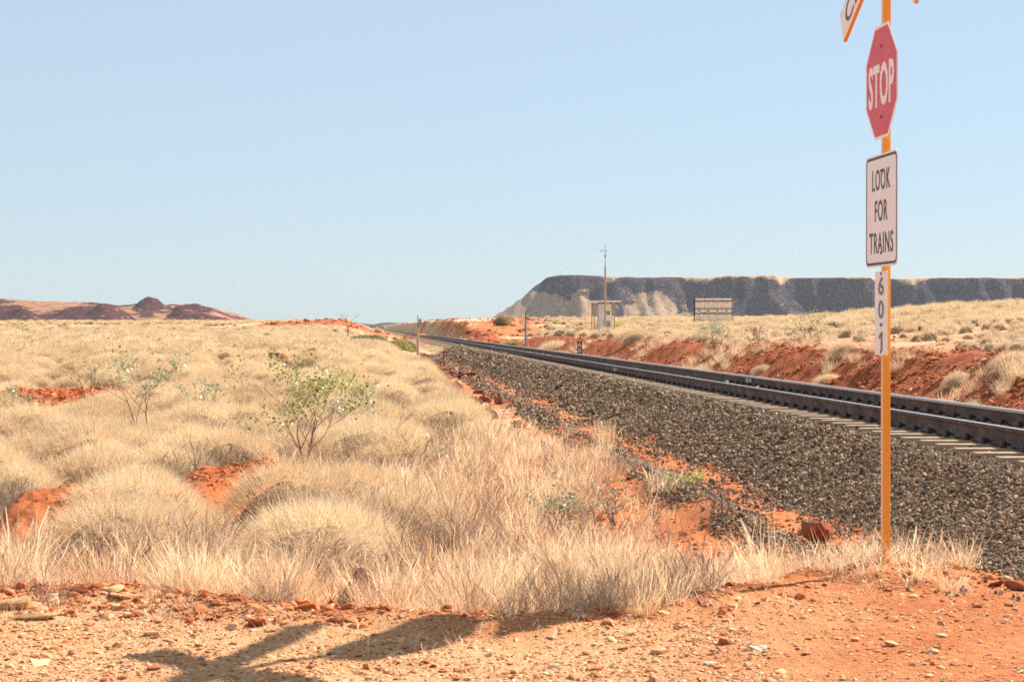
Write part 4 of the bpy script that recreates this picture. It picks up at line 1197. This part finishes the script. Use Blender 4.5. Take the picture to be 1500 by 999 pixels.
n = 900; by_ = 15.5 * np.exp(RNG.random(n) * 1.5); bx_ = RNG.uniform(-.42, .06, n) * by_
kb = (RNG.random(n) < grass_ok(bx_, by_)) & (q_of(bx_, by_) < 2.5)
P5, R5, S5 = stuff_points(bx_[kb], by_[kb], 1.05, .3)
P4, R4, S4 = stuff_points(bkx, bky, .6, .4)
P4 = np.concatenate([P4, P5]); R4 = np.concatenate([R4, R5]); S4 = np.concatenate([S4, S5])
I4 = np.concatenate([RNG.integers(0, 6, len(bkx)), np.full(len(P5), 5)])
scatter('dry_grass', np.concatenate([P1, P2, P3, P4]), np.concatenate([R1, R2, R3, R4]), np.concatenate([S1, S2, S3, S4]), np.concatenate([I1, I2, I3, I4]), c_gr, 'mass of short dry grass filling the verge between tussocks', 'grass')
# distinct clumps on the bank
for px, Y, q_, s, mi, lab in [(1405, 0, 11.5, .62, 1, 'shaggy grass clump halfway up the red bank at right'), (1240, 0, 12.0, .95, 3, 'dark shaggy clump on the crest of the red bank'),
                          (1215, 0, 10.9, .6, 0, 'pale low clump at the bank foot left of the post'), (1490, 0, 11.9, .7, 2, 'tall clump on the bank at the right edge'),
                          (1440, 0, 10.4, .5, 4, 'small golden clump at the foot of the right bank'), (1118, 0, 11.0, .6, 1, 'dry clump on the lower bank right of the green shrub'),
                          (935, 0, 12.4, 1.3, 2, 'rounded clump on the bank crest right of the hut'), (815, 0, 11.0, 2.0, 4, 'wide pale mound at the far end of the bank')]:
    Y = 2833. * q_ / (px - 545)
    put(spx[mi], 'spinifex_mound', place(px, Y), Y, s, lab, 'spinifex', 'spinifex clumps on the railway bank', zs=1.0, dz=-.14 * s)
    put(tus[mi], 'dry_grass_tussock', place(px, Y) + .05, Y, s * 1.1, lab.replace('clump', 'tuft').replace('mound', 'tuft') , 'grass tussock', 'grass tufts on the railway bank') if mi in (1, 3) else None

# ------------------------------------------------------------------ shrubs and the dead tree
M_bark = simple('twig_bark', (.26, .19, .14), .85, 0, .3, 20)
M_bark2 = simple('dark_dead_twig', (.16, .09, .07), .85, 0, .3, 20)
M_dead = simple('grey_dead_wood', (.33, .19, .14), .9, 0, .3, 10)
M_leafy = leafy('yellow_green_leaf', [(0, (.16, .20, .05)), (.35, (.30, .34, .10)), (.6, (.46, .46, .20)), (.8, (.62, .56, .10)), (1, (.66, .66, .48))], .45, .4, .5)
M_leafg = leafy('grey_green_leaf', [(0, (.16, .20, .10)), (.4, (.30, .35, .20)), (.75, (.50, .54, .36)), (1, (.60, .62, .45))], .40, .4, .5)

def branch_tree(seed, hgt, spread, n_stems, depth, thick, first=.25, up=.5, jit=.35, leafn=0, leaf=.04, stem_mat=M_bark, leaf_mat=None, root=None, tip_only=True, shorten=.72, scat=.9):
    r_ = random.Random(seed); bm = bmesh.new(); tips = []
    def grow(p, d, L, rad, lev):
        pts = [p]; rads = [rad]; q = p.copy(); dd = d.copy()
        ns = 4
        for i in range(ns):
            dd = (dd + Vector((r_.gauss(0, jit * .4), r_.gauss(0, jit * .4), r_.gauss(0, jit * .25) + .04))).normalized()
            q = q + dd * L / ns; pts.append(q.copy()); rads.append(rad * (1 - .45 * (i + 1) / ns))
            if lev <= 1: tips.append((q.copy(), dd.copy(), lev))
        tube(bm, pts, rads, 5 if lev < depth else 7, True)
        if lev == 0: return
        for b in range(r_.choice((2, 3, 3))):
            i = r_.randint(2, ns); a = r_.uniform(0, 6.28)
            nd = (dd + Vector((math.cos(a), math.sin(a), r_.uniform(-.1, .5) * up)) * r_.uniform(.5, 1.0) * spread).normalized()
            grow(pts[i], nd, L * shorten * r_.uniform(.75, 1.15), rads[i] * .72, lev - 1)
    for s in range(n_stems):
        a = r_.uniform(0, 6.28) if n_stems > 1 else 0
        d = Vector((math.cos(a) * .45 * (n_stems > 1), math.sin(a) * .45 * (n_stems > 1), 1)).normalized()
        grow(Vector((0, 0, -.05)), d, hgt * (first + .12), thick, depth)
    # fit to the wanted height
    zmax = max(v.co.z for v in bm.verts); k = hgt / zmax
    bmesh.ops.scale(bm, vec=(k, k, k), verts=bm.verts)
    st_ = bm_obj('stem', bm, stem_mat, root, True)
    if leafn:
        g = np.random.default_rng(seed); T = [tips[i] for i in g.integers(0, len(tips), leafn)]
        V = []; F = []; tint = []
        for (p, d, lev) in T:
            c = Vector(p) * k + Vector(g.normal(0, leaf * scat, 3)); 
            a = Vector(g.normal(0, 1, 3)).normalized(); b = a.cross(Vector(g.normal(0, 1, 3))).normalized()
            s = leaf * g.uniform(.55, 1.15); i = len(V)
            for u, v in ((0, -.5), (.36, -.15), (.30, .3), (0, .55), (-.30, .3), (-.36, -.15)): V.append(c + b * u * s + a * v * s)
            F.append(tuple(range(i, i + 6))); t = g.random(); tint += [t] * 6
        me = bpy.data.meshes.new('foliage'); me.from_pydata([tuple(v) for v in V], [], F)
        at = me.attributes.new('tint', 'FLOAT', 'POINT'); at.data.foreach_set('value', tint)
        link('foliage', me, leaf_mat, root)
    return root
def shrub(px, Y, name, label, cat='shrub', rz=0, **kw):
    x = place(px, Y); r_ = empty(name, (x, Y, H(x, Y)), rz); tag(r_, label, cat)
    return branch_tree(root=r_, **kw)
shrub(445, 25.2, 'leafy_shrub', 'leafy yellow green sapling standing in the pale grass', seed=4, hgt=1.75, spread=1.4, n_stems=3, depth=4, thick=.010, leafn=1500, leaf=.044, scat=1.6, first=.2, leaf_mat=M_leafy)
shrub(215, 32.4, 'sparse_shrub', 'tall sparse twiggy shrub with few dark leaves at left', seed=9, hgt=1.9, spread=1.3, n_stems=2, depth=3, thick=.013, leafn=420, leaf=.055, leaf_mat=M_leafg, shorten=.8)
shrub(300, 36, 'sparse_shrub', 'thin straggling shrub just right of the tallest sparse one', seed=21, hgt=1.3, spread=1.5, n_stems=2, depth=3, thick=.011, leafn=300, leaf=.05, leaf_mat=M_leafg, shorten=.8)
shrub(20, 38, 'low_shrub', 'silvery leaved shrub at the left edge above red soil', seed=12, hgt=.85, spread=1.3, n_stems=3, depth=3, thick=.015, leafn=500, leaf=.055, leaf_mat=M_leafg)
shrub(825, 18.1, 'low_shrub', 'low grey green shrub in the grass near the ballast', seed=15, hgt=.68, spread=1.3, n_stems=3, depth=3, thick=.009, leafn=420, leaf=.032, leaf_mat=M_leafg)
shrub(905, 19.5, 'low_shrub', 'second low grey green shrub right of the first', seed=16, hgt=.5, spread=1.4, n_stems=3, depth=3, thick=.009, leafn=160, leaf=.03, leaf_mat=M_leafg)
shrub(1005, 21.5, 'low_shrub', 'tiny green shrub at the foot of the ballast', seed=17, hgt=.3, spread=1.5, n_stems=3, depth=3, thick=.006, leafn=300, leaf=.03, leaf_mat=M_leafy)
shrub(660, 27, 'low_shrub', 'small pale green sprig beyond the centre grass', seed=18, hgt=.4, spread=1.3, n_stems=2, depth=3, thick=.007, leafn=120, leaf=.03, leaf_mat=M_leafg)
shrub(960, 19.8, 'bare_shrub', 'tangled bare grey branches beside the tiny green shrub', seed=24, hgt=.62, spread=1.3, n_stems=4, depth=3, thick=.009, stem_mat=M_bark)
shrub(1045, 19.0, 'bare_shrub', 'leafless spray of twigs near the red boulder', seed=28, hgt=.45, spread=1.4, n_stems=4, depth=3, thick=.007, stem_mat=M_bark)
shrub(568, 29.8, 'bare_shrub', 'small dark forked bare shrub right of the leafy sapling', seed=25, hgt=.85, spread=.9, n_stems=2, depth=3, thick=.010, leafn=60, leaf=.04, leaf_mat=M_leafg, stem_mat=M_bark2)
shrub(505, 24.0, 'bare_shrub', 'low dark dead branches at the foot of the leafy sapling', seed=26, hgt=.5, spread=1.4, n_stems=4, depth=3, thick=.009, stem_mat=M_bark2)
shrub(370, 30, 'bare_shrub', 'thin bare arching twig left of the leafy sapling', seed=27, hgt=.7, spread=1.3, n_stems=2, depth=2, thick=.009, stem_mat=M_bark2)
Y = 2833 * 11.6 / (1048 - 545)
shrub(1048, Y, 'bank_shrub', 'open green shrub on the red bank below the beige board', seed=31, hgt=1.4, spread=1.6, n_stems=4, depth=3, thick=.013, leafn=420, leaf=.06, leaf_mat=M_leafg)
Y = 2833 * 13.2 / (1185 - 545)
shrub(1185, Y, 'bank_shrub', 'yellow flecked shrub on the plateau edge right of the board', seed=32, hgt=1.05, spread=1.3, n_stems=4, depth=3, thick=.014, leafn=300, leaf=.05, leaf_mat=M_leafy)
Y = 2833 * 13.0 / (1120 - 545)
shrub(1110, Y, 'bare_shrub', 'thin bare bush on the bank right of the green shrub', seed=33, hgt=1.0, spread=1.3, n_stems=4, depth=3, thick=.012, stem_mat=M_bark2)
shrub(1455, 2833 * 11.1 / (1455 - 545), 'bare_shrub', 'fallen grey twigs on the bank at the right edge', seed=34, hgt=.75, spread=1.6, n_stems=4, depth=3, thick=.012, stem_mat=M_bark)
for px_, Y_, hh_, sd_, lab_, lf_ in [(130, 44, 1.2, 61, 'faint twiggy bush on the pale plain above the red patch', 90), (335, 31, .8, 62, 'low tangle of thin twigs between the sparse shrub and the sapling', 60),
                           (610, 26, .7, 63, 'dry branching weed among the centre grass', 40), (545, 33, 1.1, 64, 'grey green twiggy bush behind the forked bare shrub', 260), (700, 23.5, .6, 65, 'brown dead weed at the edge of the rubble strip', 0),
                           (480, 30, 1.3, 66, 'slender twiggy shrub right behind the leafy sapling', 200), (170, 15.2, .5, 67, 'broken grey weed in the lower left grass', 0), (640, 15.8, .5, 68, 'broken grey weed in the middle of the grass band', 0)]:
    shrub(px_, Y_, 'twiggy_shrub', lab_, seed=sd_, hgt=hh_, spread=1.5, n_stems=4, depth=3, thick=.008, leafn=lf_, leaf=.045, leaf_mat=M_leafg, stem_mat=M_bark2 if lf_ < 100 else M_bark)
# dead tree
x = place(509, 170); dt = empty('dead_tree', (x, 170, H(x, 170))); tag(dt, 'bare dead tree standing alone left of the track end', 'tree')
branch_tree(41, 2.9, .7, 1, 4, .10, first=.42, root=dt, stem_mat=M_dead)
for c_ in dt.children: c_.name = 'trunk'
# yellow-green scrub by the tree
def scrub(px, Y, w, h, label, seed, mat=M_spingr):
    x = place(px, Y); r_ = empty('scrub_bush', (x, Y, H(x, Y) - .1)); tag(r_, label, 'bush', 'low yellow green bushes beside the track')
    me = spinifex(seed, 1500, 1.0, 1.0, .30, w=.02, mat=mat, k=2)
    o = link('foliage', me, None, r_); o.scale = (w / 2, w / 2, h)
    bm = bmesh.new(); tube(bm, [(0, 0, -.1), (.05, 0, h * .5)], [.05, .03], 6); bm_obj('stem', bm, M_bark, r_)
M_olive = leafy('olive_scrub', [(0, (.20, .17, .08)), (.5, (.34, .28, .14)), (1, (.48, .40, .22))], .35)
scrub(528, 150, 2.6, 1.1, 'olive bush just right of the dead tree', 71, M_olive)
scrub(548, 158, 2.8, 1.2, 'brownish bush in the middle of the low bushes', 72, M_olive)
scrub(560, 140, 3.2, .75, 'bright yellow green bush in front of the others', 73)
scrub(582, 146, 2.4, .95, 'yellow green bush nearest the track', 74)
scrub(535, 138, 2.6, .6, 'flat yellow green bush at the front left', 75)
scrub(597, 150, 1.6, .9, 'small olive bush against the ballast edge', 76, M_olive)
scrub(752, 148, 2.4, .55, 'bright green mound across the track left of the grey post', 77)
scrub(735, 250, 2.2, 1.2, 'grey green bush on the red field beyond the grey post', 78, M_olive)

print('objects', len(bpy.data.objects))

# ------------------------------------------------------------------ air
bm = bmesh.new(); box(bm, (0, 0, 70), (8400, 8400, 160))
hz_m = bpy.data.materials.new('haze'); hz_m.use_nodes = True; hn = hz_m.node_tree
for n_ in list(hn.nodes):
    if n_.type == 'BSDF_PRINCIPLED': hn.nodes.remove(n_)
pv = hn.nodes.new('ShaderNodeVolumePrincipled'); pv.inputs['Color'].default_value = (.72, .80, .88, 1); pv.inputs['Density'].default_value = .00005
pv.inputs['Anisotropy'].default_value = 0
hn.links.new(pv.outputs[0], hn.nodes['Material Output'].inputs['Volume'])
tag(bm_obj('haze', bm, hz_m), 'thin pale blue heat haze over the plain', 'haze', kind='stuff')
